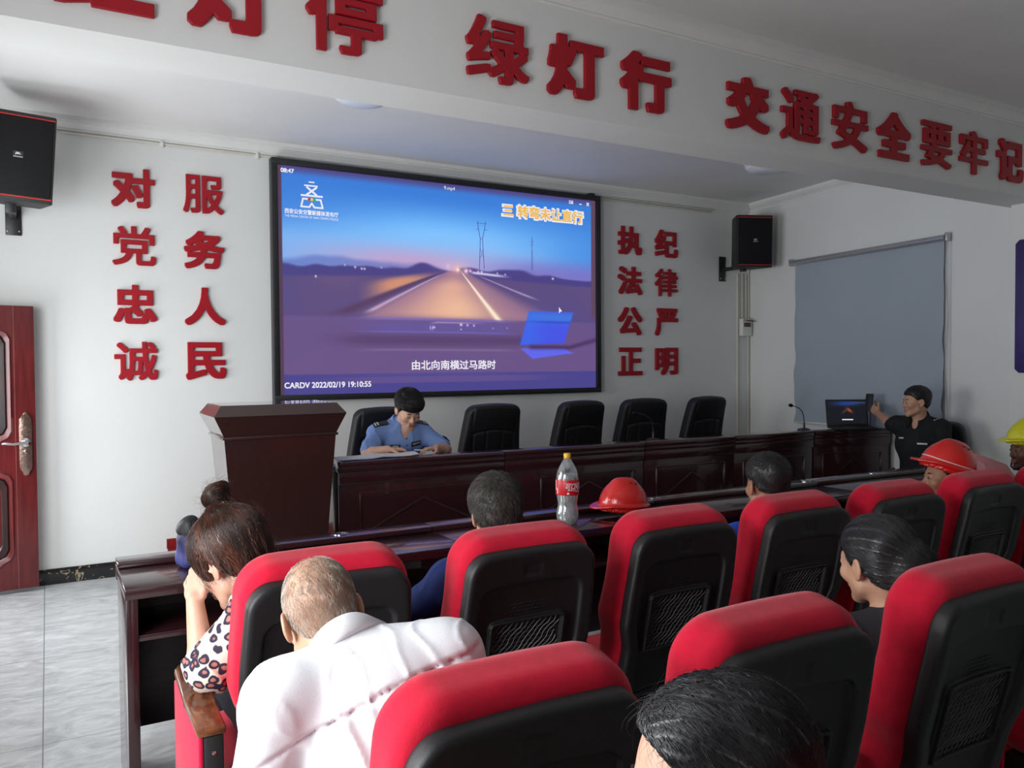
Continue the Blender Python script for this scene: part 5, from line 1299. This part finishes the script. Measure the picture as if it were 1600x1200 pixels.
def person(label, J, hf, hu, skin_m, shirt_m, hs=1.0, fem=False, sleeve=0.75, h=0.006, wrinkle=0.004, belly=0.0, curl=(0.5, 0.5), wr_seed=1, group=None, floor=0.0, gown=0.012, clothes='shirt', collar=True, collar_m=None, eyes=None, brow_m=None, trousers=None, hand=True, w=1.0, nose=1.0, thumb=0.4, post=None, neck_r=0.054, puff=0.0, bottoms=True, collar_up=0.046):
    """seated figure: one continuous body, clothing and shoes as its children"""
    J = joints(J, floor); R = frame(hf, hu); c = np.asarray(J['head'], float); off = np.array([J['hip'][0], J['hip'][1], floor])
    t = thing('person', label, 'person', tuple(off), 0, group)
    F = Field(); head_ops(F, c, R, hs, fem, nose)
    F.cap(J['neck']-torso_frame(J)[:, 2]*0.02, c+R@(vec(0, -0.022, -0.060)*hs), (neck_r+0.004)*(0.9 if fem else 1), neck_r*(0.88 if fem else 1), 0.022)
    torso_ops(F, J, 0.0, w, belly)
    for q, sg in (('L', -1), ('R', 1)):
        arm_ops(F, J, q, 0.0, 2.0, 0.88 if fem else 1.0)
        if hand: hand_ops(F, J['wr'+q], J['hd'+q], J['hn'+q], J.get('side'+q, -sg), curl[0 if q == 'L' else 1], 0.92 if fem else 1.0, thumb=thumb)
        leg_ops(F, J, q)
    body = F.build('body', skin_m, t, h, off, relax=1)
    if eyes: face_parts(c, R, hs, t, off, brow_m or HAIRB, eyes)
    # shirt
    T = torso_frame(J); S = Field(); torso_ops(S, J, gown, w, belly)
    for q in ('L', 'R'): arm_ops(S, J, q, gown+puff, sleeve, 0.9 if fem else 1.0, 0.04)
    S.clip(J['hip']-T[:, 2]*0.06, -T[:, 2], 0.02)
    if collar:
        S.ell(J['neck']+T[:, 1]*0.085-T[:, 2]*0.005, vec(0.030, 0.060, 0.062), T, 0.006, 's')
        ax_ = unit(T[:, 2]*0.55+0.45*unit(c+R@vec(0, -0.03, -0.06)-J['neck'])); ay_ = unit(T[:, 1]-ax_*(T[:, 1]@ax_)); lx_ = np.cross(ay_, ax_); nb = J['neck']+ay_*0.012+ax_*collar_up; nA = 33; CV = []
        for q in range(nA):
            a = -2.75+q*5.5/(nA-1); fr = max(0, abs(a)-1.7)/1.05
            rd = lx_*math.sin(a)-ay_*math.cos(a); tilt = -0.034*(1-math.cos(a))
            for r_, z_ in ((0.012, -0.030), (0.011, 0.024), (0.016, 0.029), (0.022, 0.022), (0.040+0.012*fr, -0.012-0.030*fr), (0.034+0.012*fr, -0.018-0.030*fr)):
                CV.append(nb+rd*(neck_r+r_)+ax_*(z_+tilt))
        CF = [(i*6+k, (i+1)*6+k, (i+1)*6+(k+1) % 6, i*6+(k+1) % 6) for i in range(nA-1) for k in range(6)]
        e0 = [(0, 1, 2, 3), (0, 3, 4, 5)]; CF += e0+[tuple((nA-1)*6+x for x in f) for f in e0]
        link('collar', raw_mesh('collar', np.array(CV)-off, CF), collar_m or shirt_m, t)
    def pst(P, d):
        Q = (P-J['chest'])@T; v = d+0.3*wrinkle*waves(P, wr_seed, 30, 6)-wrinkle*1.3*(np.clip(ridged(Q, wr_seed+9, 42, (1, 1, 0.3)), 0, 1)**3-0.2)
        return post(P, v, T, J) if post else v
    S.post = pst
    shirt = S.build(clothes, shirt_m, t, h*1.15, off, relax=1)
    if bottoms:
        G_ = Field(); G_.ell(J['hip'], vec(0.180, 0.135, 0.13), T, 0)
        for q in ('L', 'R'): leg_ops(G_, J, q, 0.014)
        G_.post = lambda P, d: d+0.004*waves(P, wr_seed+3, 28)
        G_.build('trousers', trousers or C_TRS, t, 0.011, off, relax=1)
        for q in ('L', 'R'):
            a = J['an'+q]; f = J['_f']; Sx = Field(); z0 = floor+0.03
            Sx.cap(vec(a[0], a[1], z0+0.02)-f*0.03, vec(a[0], a[1], z0+0.005)+f*0.16, 0.046, 0.036, 0.02); Sx.cap(a, vec(a[0], a[1], z0+0.02), 0.045, 0.046, 0.02)
            Sx.clip((0, 0, floor+0.003), (0, 0, -1), 0.003)
            Sx.build('shoe', C_SHOE, t, 0.008, off, relax=1)
    return t, J, R, c, off, S, F
def localq(c, R, P, s=1.0): return ((P-c)@R)/s
def radial(c, R, whorl, s=1.0, down=0.0):
    w = c+R@(vec(*whorl)*s); dn = -R[:, 2]
    def f(P):
        D = P-w; return D/np.maximum(np.linalg.norm(D, axis=1, keepdims=True), 1e-6)+dn*down
    return f
def toward(pt):
    def f(P):
        D = pt-P; return D/np.maximum(np.linalg.norm(D, axis=1, keepdims=True), 1e-6)
    return f
def short_hair(t, off, c, R, mat, s=1.0, n=2600, length=0.016, lift=0.005, width=0.0012, seed=4, whorl=(0.01, -0.055, 0.115), h=0.005, **k):
    F = hair_field(c, R, s, **k)
    return build_hair('hair', mat, t, off, F, h, [lambda V: strands(F, pick_roots(V, lambda V: F.evalp(V) < 0.01, n, seed), radial(c, R, whorl, s), length, 2, width, lift, 0.45, seed)])

# ---- officer in blue behind the head table
TBL = TT
J = dict(hip=(2.25, 5.62, 0.76), chest=(2.225, 5.50, 1.02), neck=(2.215, 5.475, 1.160), head=(2.250, 5.405, 1.272), shR=(2.045, 5.49, 1.105), shL=(2.385, 5.49, 1.100),
         elR=(1.915, 5.34, 0.980), wrR=(2.020, 5.225, 1.015), elL=(2.515, 5.34, 0.975), wrL=(2.390, 5.235, 1.005),
         hdR=(0.93, -0.15, -0.05), hnR=(0.05, -0.25, -1), hdL=(-0.93, -0.22, -0.02), hnL=(0.0, -0.25, -1))
t, J, R, c, off, S, FB = person('young police officer in light blue short-sleeved shirt, head bowed over papers at the head table', J, (-0.02, -0.86, -0.50), (-0.02, -0.50, 0.86), SK_A, C_BLUE,
    hs=1.06, sleeve=0.82, h=0.005, wrinkle=0.005, curl=(0.55, 0.5), floor=PLZ, eyes='down', gown=0.014, thumb=0.5)
FH = hair_field(c, R, 1.06, t_top=0.027, t_side=0.010, fringe=0.012, hz=[-0.060, -0.058, -0.036, 0.004, 0.026, 0.004, 0.034, 0.046, 0.046, 0.044], amp=0.004, frq=120)
build_hair('hair', HAIRB, t, off, FH, 0.005, [lambda V: strands(FH, pick_roots(V, lambda V: FH.evalp(V) < 0.01, 5200), radial(c, R, (0, -0.06, 0.12), 1.02, 0.2), 0.035, 3, 0.0018, 0.007, 0.35)])
T = torso_frame(J)
def strip_on(F, a, b, wd, th, name, mat, n=9, lift=0.001, across=None):
    """flat band lying on a surface from a to b"""
    a, b = np.asarray(a, float), np.asarray(b, float); m = 4
    base = np.array([a+(b-a)*i/(n-1) for i in range(n)]); base = F.project(base, lift)
    V = []; N_ = F.grad(base)
    for i in range(n):
        tg = base[min(i+1, n-1)]-base[max(i-1, 0)]; sd = unit(np.cross(tg, N_[i]))
        for q in np.linspace(-0.5, 0.5, m+1): V.append(base[i]+sd*wd*q)
    V = F.project(np.array(V), lift); Nn = F.grad(V); k = len(V); V = np.concatenate([V, V+Nn*th]); Fq = []
    for i in range(n-1):
        for q in range(m):
            p = i*(m+1)+q; Fq += [(p, p+1, p+m+2, p+m+1), (k+p, k+p+m+1, k+p+m+2, k+p+1)]
    for i in range(n-1):
        for q in (0, m): p = i*(m+1)+q; Fq.append((p, p+m+1, k+p+m+1, k+p))
    for i in (0, n-1):
        for q in range(m): p = i*(m+1)+q; Fq.append((p, p+1, k+p+1, k+p))
    return link(name, raw_mesh(name, V-off, Fq), mat, t)
PATCH = material('patch_black', (0.010, 0.011, 0.014), 0.5, (0.014, 0.014, 0.018), 40); SILV = material('patch_silver', (0.60, 0.60, 0.62), 0.4, (0.5, 0.5, 0.52), 60)
for q, sg in (('R', 1), ('L', -1)):
    a = J['neck']*0.42+J['sh'+q]*0.58+T[:, 2]*0.055; b = J['sh'+q]+T[:, 0]*sg*0.03+T[:, 2]*0.055; a, b = a+T[:, 1]*0.01, b+T[:, 1]*0.01
    strip_on(S, a, b, 0.052, 0.005, 'epaulette', PATCH, lift=0.002)
    for f_ in (0.70, 0.84): strip_on(S, a+(b-a)*f_, a+(b-a)*(f_+0.06), 0.036, 0.0075, 'epaulette_chevron', SILV, 4, 0.002)
def patch_on(F, ctr, ax, upv, w, h, name, mat, lift=0.002):
    ctr = F.project(np.array([ctr]), lift)[0]; N_ = F.grad(ctr[None])[0]; x = unit(ax-N_*(ax@N_)); y = np.cross(N_, x)
    M4 = Matrix(np.stack([x, -N_, np.cross(x, -N_)], 1).tolist()).to_4x4(); M4.translation = Vector(ctr-off)
    b = MB().lim(-w/2, w/2, -0.003, 0.002, -h/2, h/2, 0.001); o = b.build(name, mat, t); o.matrix_local = M4
    return o
np_ = patch_on(S, J['chest']+T[:, 1]*0.12+T[:, 2]*0.045-T[:, 0]*0.075, -T[:, 0], T[:, 2], 0.082, 0.034, 'name_plate', PATCH)
letter_obj('number_text', 'XJ6574', 0.066, 0.018, 0.0012, SILV, (0, -0.003, 0), (0, 0), parent=np_, N=30)
em = patch_on(S, J['chest']+T[:, 1]*0.12+T[:, 2]*0.040+T[:, 0]*0.085, -T[:, 0], T[:, 2], 0.070, 0.030, 'chest_emblem', PATCH)
MB().prism([(0.006, -0.025), (0.012, 0), (0.006, 0.025), (-0.010, 0.02), (-0.010, -0.02)], -0.0045, -0.003, 'y').build('emblem_wings', SILV, em)
ap = patch_on(S, J['shL']*0.55+J['elL']*0.45-T[:, 0]*0.07+T[:, 1]*0.05, -T[:, 1], T[:, 2], 0.045, 0.055, 'sleeve_badge', PATCH)
MB().prism([(-0.008, -0.013), (-0.008, 0.013), (0.006, 0.0)], -0.0045, -0.003, 'y').build('badge_mark', SILV, ap)
for k in range(4):
    p = S.project(np.array([J['chest']+T[:, 1]*0.13+T[:, 2]*(0.10-0.055*k)]), 0.001)[0]; N_ = S.grad(p[None])[0]
    MB().lathe([(0.005, 0), (0.005, 0.002), (0, 0.003)], 12, tuple(p-off), Vector(N_).to_track_quat('Z', 'Y').to_matrix().to_4x4()).build('shirt_button', PATCH, t)
pn = thing('pen', 'slim blue and white pen between the officer\'s hands', 'pen', (2.205, 5.165, 1.005), 0.12)
MB().tube([(-0.06, 0, 0.004), (0.055, 0, -0.004)], 0.0042, 10).build('barrel', M['lettw'], pn); MB().tube([(-0.078, 0, 0.005), (-0.02, 0, 0.0015)], 0.0052, 10).build('cap', material('pen_blue', (0.02, 0.05, 0.30), 0.3), pn)

# ---- person in black operating the laptop
J = dict(hip=(6.33, 4.10, 0.55), chest=(6.24, 4.09, 0.90), neck=(6.225, 4.085, 1.125), head=(6.175, 4.075, 1.262), shR=(6.195, 4.265, 1.065), shL=(6.255, 3.905, 1.055),
         elR=(6.395, 4.455, 1.040), wrR=(6.535, 4.690, 1.130), hdR=(0.35, 0.80, 0.40), hnR=(0.75, -0.40, -0.2), elL=(6.115, 3.79, 0.870), wrL=(5.870, 3.710, 0.885), hdL=(-0.93, -0.22, -0.03), hnL=(0, 0, -1))
t, J, R, c, off, S, FB = person('person in black short-sleeved uniform at the right wall, one arm stretched to the phone stand', J, (-0.83, 0.55, -0.03), (0.02, 0.03, 1), SK_B, C_BLK,
    hs=1.0, sleeve=0.80, h=0.0055, curl=(0.4, 0.85), floor=0.0, eyes='open', w=1.08, thumb=0.15)
short_hair(t, off, c, R, HAIRB, 1.0, n=1800, t_top=0.016, t_side=0.006)
T = torso_frame(J)
patch_on(S, J['chest']+T[:, 1]*0.12+T[:, 2]*0.05-T[:, 0]*0.08, -T[:, 0], T[:, 2], 0.075, 0.014, 'name_strip', SILV)
patch_on(S, J['chest']+T[:, 1]*0.12+T[:, 2]*0.09+T[:, 0]*0.10, -T[:, 0], T[:, 2], 0.05, 0.012, 'chest_mark', SILV)
for k in range(3): patch_on(S, J['shL']*0.8+J['neck']*0.2+T[:, 2]*0.055+T[:, 1]*(0.035-0.012*k)-T[:, 0]*0.012*k, -T[:, 0], T[:, 1], 0.010, 0.010, 'shoulder_star', SILV)
patch_on(S, J['shL']*0.5+J['elL']*0.5-T[:, 0]*0.07+T[:, 1]*0.05, T[:, 1], T[:, 2], 0.05, 0.016, 'sleeve_mark', SILV)

# ---- woman with a bun, head on her hand, first chair
J = dict(hip=(0.68, 2.54, 0.50), chest=(0.635, 2.44, 0.76), neck=(0.575, 2.445, 0.935), head=(0.466, 2.500, 1.018), shL=(0.520, 2.40, 0.885), shR=(0.800, 2.42, 0.875),
         elL=(0.372, 2.425, 0.712), wrL=(0.362, 2.500, 0.915), hdL=(0.22, 0.30, 0.93), hnL=(0.60, 0.55, -0.2), sideL=1, elR=(0.93, 2.56, 0.68), wrR=(0.80, 2.74, 0.66), knL=(0.54, 2.96, 0.50), anL=(0.435, 3.06, 0.085))
t, J, R, c, off, S, FB = person('woman with a high brown bun and leopard print blouse, resting her head on her hand', J, (-0.50, 0.68, -0.48), (-0.06, 0.02, 1.0), SK_A, C_LEO,
    hs=1.08, fem=True, sleeve=0.86, h=0.0048, wrinkle=0.007, curl=(0.9, 0.4), clothes='blouse', collar=False, puff=0.014, w=0.9, eyes='down', brow_m=HAIRR)
FH = hair_field(c, R, 1.08, groove=((0, -0.035, 0.128), 0.0026), t_top=0.026, t_side=0.020, hz=[-0.080, -0.074, -0.050, -0.006, 0.022, -0.03, -0.03, 0.030, 0.050, 0.055], amp=0.0018, frq=70, back=0.006)
bun = c+R@vec(0.010, -0.046, 0.194); bb = c+R@vec(0, -0.035, 0.142)
FH.ell(bb, vec(0.036, 0.036, 0.035), R, 0.02)
ext = [lambda V: strands(FH, pick_roots(V, lambda V: (FH.evalp(V) < 0.01) & (localq(c, R, V)[:, 2] < 0.13), 7000), toward(bb), 0.085, 6, 0.0016, 0.003, 0.10),
       lambda V: strands(FH, pick_roots(V, lambda V: (localq(c, R, V)[:, 2] < 0.02), 300, 8), toward(c+R@vec(0.02, -0.05, -0.3)), RNG.uniform(0.03, 0.10, 300), 6, 0.0009, 0.03, 0.35, 9, 0.25, False),
       lambda V: strands(FH, pick_roots(V, lambda V: (localq(c, R, V)[:, 2] > 0.04), 160, 12), toward(c+R@vec(0.0, -0.05, 0.5)), RNG.uniform(0.02, 0.06, 160), 5, 0.0005, 0.02, 0.5, 10, 0.3, False),
       lambda V: strands(FH, pick_roots(V, lambda V: (localq(c, R, V)[:, 1] > 0.055) & (localq(c, R, V)[:, 2] < 0.06), 420, 13), toward(c+R@vec(-0.03, 0.16, -0.5)), RNG.uniform(0.06, 0.12, 420), 6, 0.0009, 0.006, 0.22, 11, 0.1, False)]
build_hair('hair', HAIRR, t, off, FH, 0.0045, ext, clump=1.3, clumpf=105)
FBn = Field()
for k in range(9):
    a = k*0.75; p = lambda aa, rr, zz: bun+R@vec(rr*math.cos(aa), rr*math.sin(aa), zz)
    FBn.path([p(a, 0.024, -0.018+0.004*k), p(a+0.5, 0.026, -0.014+0.004*k), p(a+1.0, 0.024, -0.008+0.004*k)], [0.015, 0.018, 0.014], 0.006)
FBn.ell(bun, vec(0.037, 0.037, 0.036), R, 0.006)
def swirl(P):
    q = (P-bun)@R; D = np.stack([-q[:, 1], q[:, 0], 0.25*np.abs(q[:, 0])], 1); return (D/np.maximum(np.linalg.norm(D, axis=1, keepdims=True), 1e-6))@R.T
build_hair('hair_bun', HAIRR, t, off, FBn, 0.004, [lambda V: strands(FBn, pick_roots(V, lambda V: V[:, 0] > -9, 1800), swirl, 0.055, 5, 0.0017, 0.003, 0.2),
                                                   lambda V: strands(FBn, pick_roots(V, lambda V: V[:, 0] > -9, 90, 3), swirl, 0.05, 5, 0.0006, 0.02, 0.6, 5, 0.3, False)])
b = MB()
for k in range(22):
    a = 2*PI*k/22; p = bb+R@vec(0.038*math.cos(a), 0.038*math.sin(a), 0.012+0.004*math.sin(3*a)); b.lathe([(0, -0.005), (0.004, -0.003), (0.005, 0), (0.004, 0.003), (0, 0.005)], 8, tuple(p-off))
pts = [tuple(bb+R@vec(0.037*math.cos(a), 0.037*math.sin(a), 0.012+0.004*math.sin(3*a))-off) for a in np.linspace(0, 2*PI, 40)]
b.tube(pts, 0.0035, 6, False)
b.build('hair_tie', material('bead_dark', (0.05, 0.05, 0.07), 0.15, (0.25, 0.25, 0.28), 90), t)
# ---- older man in a white shirt, leaning forward
def yoke(P, d, T, J):
    q = (P-J['chest'])@T; back = np.clip(-q[:, 1]/0.04, 0, 1); hgt = q[:, 2]-(0.140-0.35*np.abs(q[:, 0])**1.5)
    d = d+0.0050*np.exp(-(hgt/0.006)**2)*back-0.004*back*(hgt > 0)
    fold = np.sin(q[:, 0]*150+1.5*np.sin(q[:, 2]*14))*np.exp(-np.clip(-hgt, 0, 9)/0.06)*(hgt < 0)
    d = d-0.0060*fold*back*np.exp(-((np.abs(q[:, 0])-0.09)/0.06)**2)
    return d-0.006*back*waves(q, 77, 20, 5, (1, 1, 0.35))
J = dict(hip=(0.735, 1.60, 0.50), chest=(0.615, 1.545, 0.840), neck=(0.540, 1.620, 0.995), head=(0.512, 1.735, 1.052), shL=(0.385, 1.590, 0.940), shR=(0.722, 1.530, 0.985),
         elL=(0.355, 1.66, 0.680), wrL=(0.44, 1.88, 0.60), elR=(0.84, 1.64, 0.72), wrR=(0.70, 1.86, 0.62))
t, J, R, c, off, S, FB = person('balding older man in a white shirt, seen from behind leaning forward', J, (0.12, 0.88, -0.42), (-0.10, 0.40, 0.90), SK_B, C_WHITE,
    hs=1.0, sleeve=0.96, h=0.0045, wrinkle=0.0025, belly=0.6, gown=0.017, post=yoke, wr_seed=5, w=1.08, eyes='down', brow_m=HAIRG)
FH = hair_field(c, R, 1.0, t_top=0.0015, t_side=0.0025, hz=[-0.072, -0.068, -0.045, -0.004, 0.022, 0.012, 0.030, 0.040, 0.05, 0.05], amp=0.0)
def dens(V):
    q = localq(c, R, V); p_ = 1-0.9*np.exp(-((q[:, 0]/0.045)**2+((q[:, 1]+0.01)/0.065)**2)*1.0)*(q[:, 2] > 0.05); return (RNG.uniform(0, 1, len(V)) < p_) & (q[:, 2] > -0.075)
build_hair('hair', HAIRW, t, off, FH, 0.004, [lambda V: strands(FH, pick_roots(V, dens, 5200), radial(c, R, (0, -0.02, 0.13), 1.0, 0.4), 0.014, 2, 0.0008, 0.003, 0.4)], cap=False)
L = lambda *p: c+R@vec(*p)-off
gl = MB(); gl.tube([L(-0.082, -0.022, 0.004), L(-0.083, 0.000, 0.013), L(-0.078, 0.05, 0.012), L(-0.066, 0.098, 0.008)], [0.0035, 0.003, 0.0022, 0.002], 8)
gl.tube([L(0.082, -0.022, 0.004), L(0.083, 0.000, 0.013), L(0.078, 0.05, 0.012), L(0.066, 0.098, 0.008)], [0.0035, 0.003, 0.0022, 0.002], 8)
gl.tube([L(-0.066, 0.098, 0.008), L(-0.02, 0.106, 0.010), L(0.02, 0.106, 0.010), L(0.066, 0.098, 0.008)], 0.002, 8)
gl.build('glasses', M['black'], t)

# ---- other listeners in the first row
def listener(label, x, y, c_, hf, hu, sk, cl, **k):
    c_ = vec(*c_); dx = c_[0]-x
    J = dict(hip=(x, y+0.31, 0.48), chest=(x+dx*0.5, y+0.225, 0.72), neck=(c_[0]-0.01, c_[1]-0.045, c_[2]-0.150), head=c_, shL=(x+dx*0.7-0.170, y+0.215, c_[2]-0.215), shR=(x+dx*0.7+0.170, y+0.205, c_[2]-0.215))
    J.update(k.pop('J', {}))
    return person(label, J, hf, hu, sk, cl, **k)
t, J, R, c, off, S, FB = listener('man with thick dark grey hair and a dark blue shirt in the second first-row chair', 1.318, 2.205, (1.338, 2.440, 1.082), (0.30, 0.95, -0.16), (0, 0.15, 1), SK_B, C_NAVY,
    sleeve=0.95, h=0.0055, wr_seed=21, J=dict(shL=(1.155, 2.44, 0.875), elL=(1.060, 2.60, 0.71), wrL=(1.20, 2.78, 0.58)))
short_hair(t, off, c, R, HAIRG, 1.0, n=4200, length=0.022, lift=0.010, width=0.0013, t_top=0.020, t_side=0.012, hz=[-0.062, -0.058, -0.036, 0.000, 0.022, 0.012, 0.040, 0.058, 0.062, 0.060])
t, J, R, c, off, S, FB = listener('man with short black hair and a bright blue shirt in the fourth first-row chair', 2.565, 2.18, (2.632, 2.410, 1.078), (0.30, 0.95, -0.06), (0.02, 0.05, 1), SK_C, C_ROYAL,
    sleeve=0.8, h=0.0055, wr_seed=22, eyes='open', J=dict(shL=(2.415, 2.41, 0.86), elL=(2.350, 2.60, 0.72), wrL=(2.45, 2.78, 0.58)))
short_hair(t, off, c, R, HAIRB, 1.0, n=3000, length=0.014, lift=0.006, t_top=0.020, t_side=0.003, hz=[-0.035, -0.030, -0.015, 0.010, 0.028, 0.022, 0.045, 0.060, 0.062, 0.060])
def hat_on(c, R, name, lab, mat, tilt, **k):
    Rt = R @ np.array([[1, 0, 0], [0, math.cos(tilt), -math.sin(tilt)], [0, math.sin(tilt), math.cos(tilt)]])
    return hard_hat(name, lab, tuple(c+R@vec(0, -0.010, 0.052)), Rt, mat, 0.98, **k)
t, J, R, c, off, S, FB = listener('person in a red hard hat looking left, in the sixth first-row chair', 3.80, 2.16, (3.925, 2.430, 1.008), (-0.80, 0.60, 0.02), (0.08, -0.02, 1), SK_C, C_GREY, h=0.006, wr_seed=23, eyes='open')
short_hair(t, off, c, R, HAIRB, 1.0, n=600, length=0.010, lift=0.002, t_top=0.004, t_side=0.004, amp=0)
hat_on(c, R, 'hard_hat', 'glossy red hard hat with pale piping, worn by the person looking left', RED_H, 0.30, stripe=True)
t, J, R, c, off, S, FB = listener('man in a yellow hard hat and white shirt at the right edge', 5.04, 2.14, (5.045, 2.610, 1.066), (-0.86, 0.50, -0.02), (0, 0, 1), SK_D, C_WHITE, h=0.006, wr_seed=24, eyes='open',
    J=dict(chest=(4.97, 2.44, 0.72), shL=(4.84, 2.47, 0.87), shR=(5.16, 2.42, 0.87)))
short_hair(t, off, c, R, HAIRB, 1.0, n=400, length=0.010, lift=0.002, t_top=0.004, t_side=0.004, amp=0)
hat_on(c, R, 'hard_hat', 'yellow hard hat with black chin strap at the right edge', YEL_H, 0.12, chin=True)
t, J, R, c, off, S, FB = person('slumped person in a pink shirt between the red and yellow hard hats', dict(hip=(4.43, 2.46, 0.48), chest=(4.50, 2.52, 0.86), neck=(4.53, 2.66, 1.005), head=(4.515, 2.78, 0.960), shL=(4.33, 2.60, 0.93), shR=(4.68, 2.60, 0.94), elL=(4.27, 2.82, 0.80), wrL=(4.36, 3.02, 0.84), elR=(4.74, 2.82, 0.80), wrR=(4.66, 3.02, 0.84)),
    (-0.1, 0.6, -0.8), (0, 0.8, 0.6), SK_C, C_PINK, h=0.0065, wr_seed=25, sleeve=0.9, gown=0.02)
short_hair(t, off, c, R, HAIRB, 1.0, n=600)

# ---- woman looking left in the second row
def tied_back(t, off, c, R, mat, s, bunp, n, seed, hz, grey=None, bun_r=(0.05, 0.045, 0.05), tt=0.012, ts=0.010, h=0.0048, fly=120):
    F = hair_field(c, R, s, t_top=tt, t_side=ts, hz=hz, amp=0.0016, frq=60, seed=seed, back=0.008, groove=(bunp, 0.0026))
    bp = c+R@(vec(*bunp)*s); F.ell(bp, vec(*bun_r)*s, R, 0.03)
    ex = [lambda V: strands(F, pick_roots(V, lambda V: (F.evalp(V) < 0.01), n, seed), toward(bp), 0.12, 8, 0.0011, 0.0015, 0.10, seed, 0.04),
          lambda V: strands(F, pick_roots(V, lambda V: localq(c, R, V, s)[:, 1] > 0.0, fly, seed+1), toward(c+R@vec(-0.05, 0.05, -0.6)), RNG.uniform(0.02, 0.08, fly), 6, 0.0005, 0.015, 0.5, seed+2, 0.2, False)]
    build_hair('hair', mat, t, off, F, h, ex)
    return F
HZT = [-0.075, -0.070, -0.050, -0.004, 0.022, -0.005, 0.045, 0.062, 0.066, 0.064]
J = dict(hip=(2.08, 1.50, 0.47), chest=(2.08, 1.42, 0.69), neck=(2.055, 1.415, 0.885), head=(2.045, 1.470, 1.025), shL=(1.925, 1.475, 0.815), shR=(2.235, 1.375, 0.815))
t, J, R, c, off, S, FB = person('woman with tied-back black hair looking left in the second row', J, (0.15, 0.98, -0.12), (-0.03, 0.12, 1), SK_B, C_GREY, fem=True, h=0.005, wr_seed=31, w=0.9, eyes='open', collar=False, hs=1.04)
tied_back(t, off, c, R, HAIRD, 1.04, (0.02, -0.118, 0.0), 4200, 41, HZT, bun_r=(0.06, 0.05, 0.058))

# ---- black-haired person closest to the camera
J = dict(hip=(0.74, 0.66, 0.47), chest=(0.745, 0.585, 0.73), neck=(0.745, 0.615, 0.955), head=(0.690, 0.715, 1.080), shL=(0.575, 0.640, 0.885), shR=(0.905, 0.545, 0.885))
t, J, R, c, off, S, FB = person('person with glossy black combed-back hair at the bottom, seen from behind and above', J, (-0.80, 0.55, -0.12), (-0.12, 0.20, 0.96), SK_A, C_GREY, fem=True, h=0.005, wr_seed=32, eyes='open', collar=False, hs=1.03)
tied_back(t, off, c, R, HAIRD, 1.03, (0.0, -0.090, -0.06), 9000, 51, [-0.075, -0.070, -0.050, -0.004, 0.022, 0.020, 0.052, 0.074, 0.090, 0.10], bun_r=(0.05, 0.045, 0.05), tt=0.014, h=0.0042, fly=160)
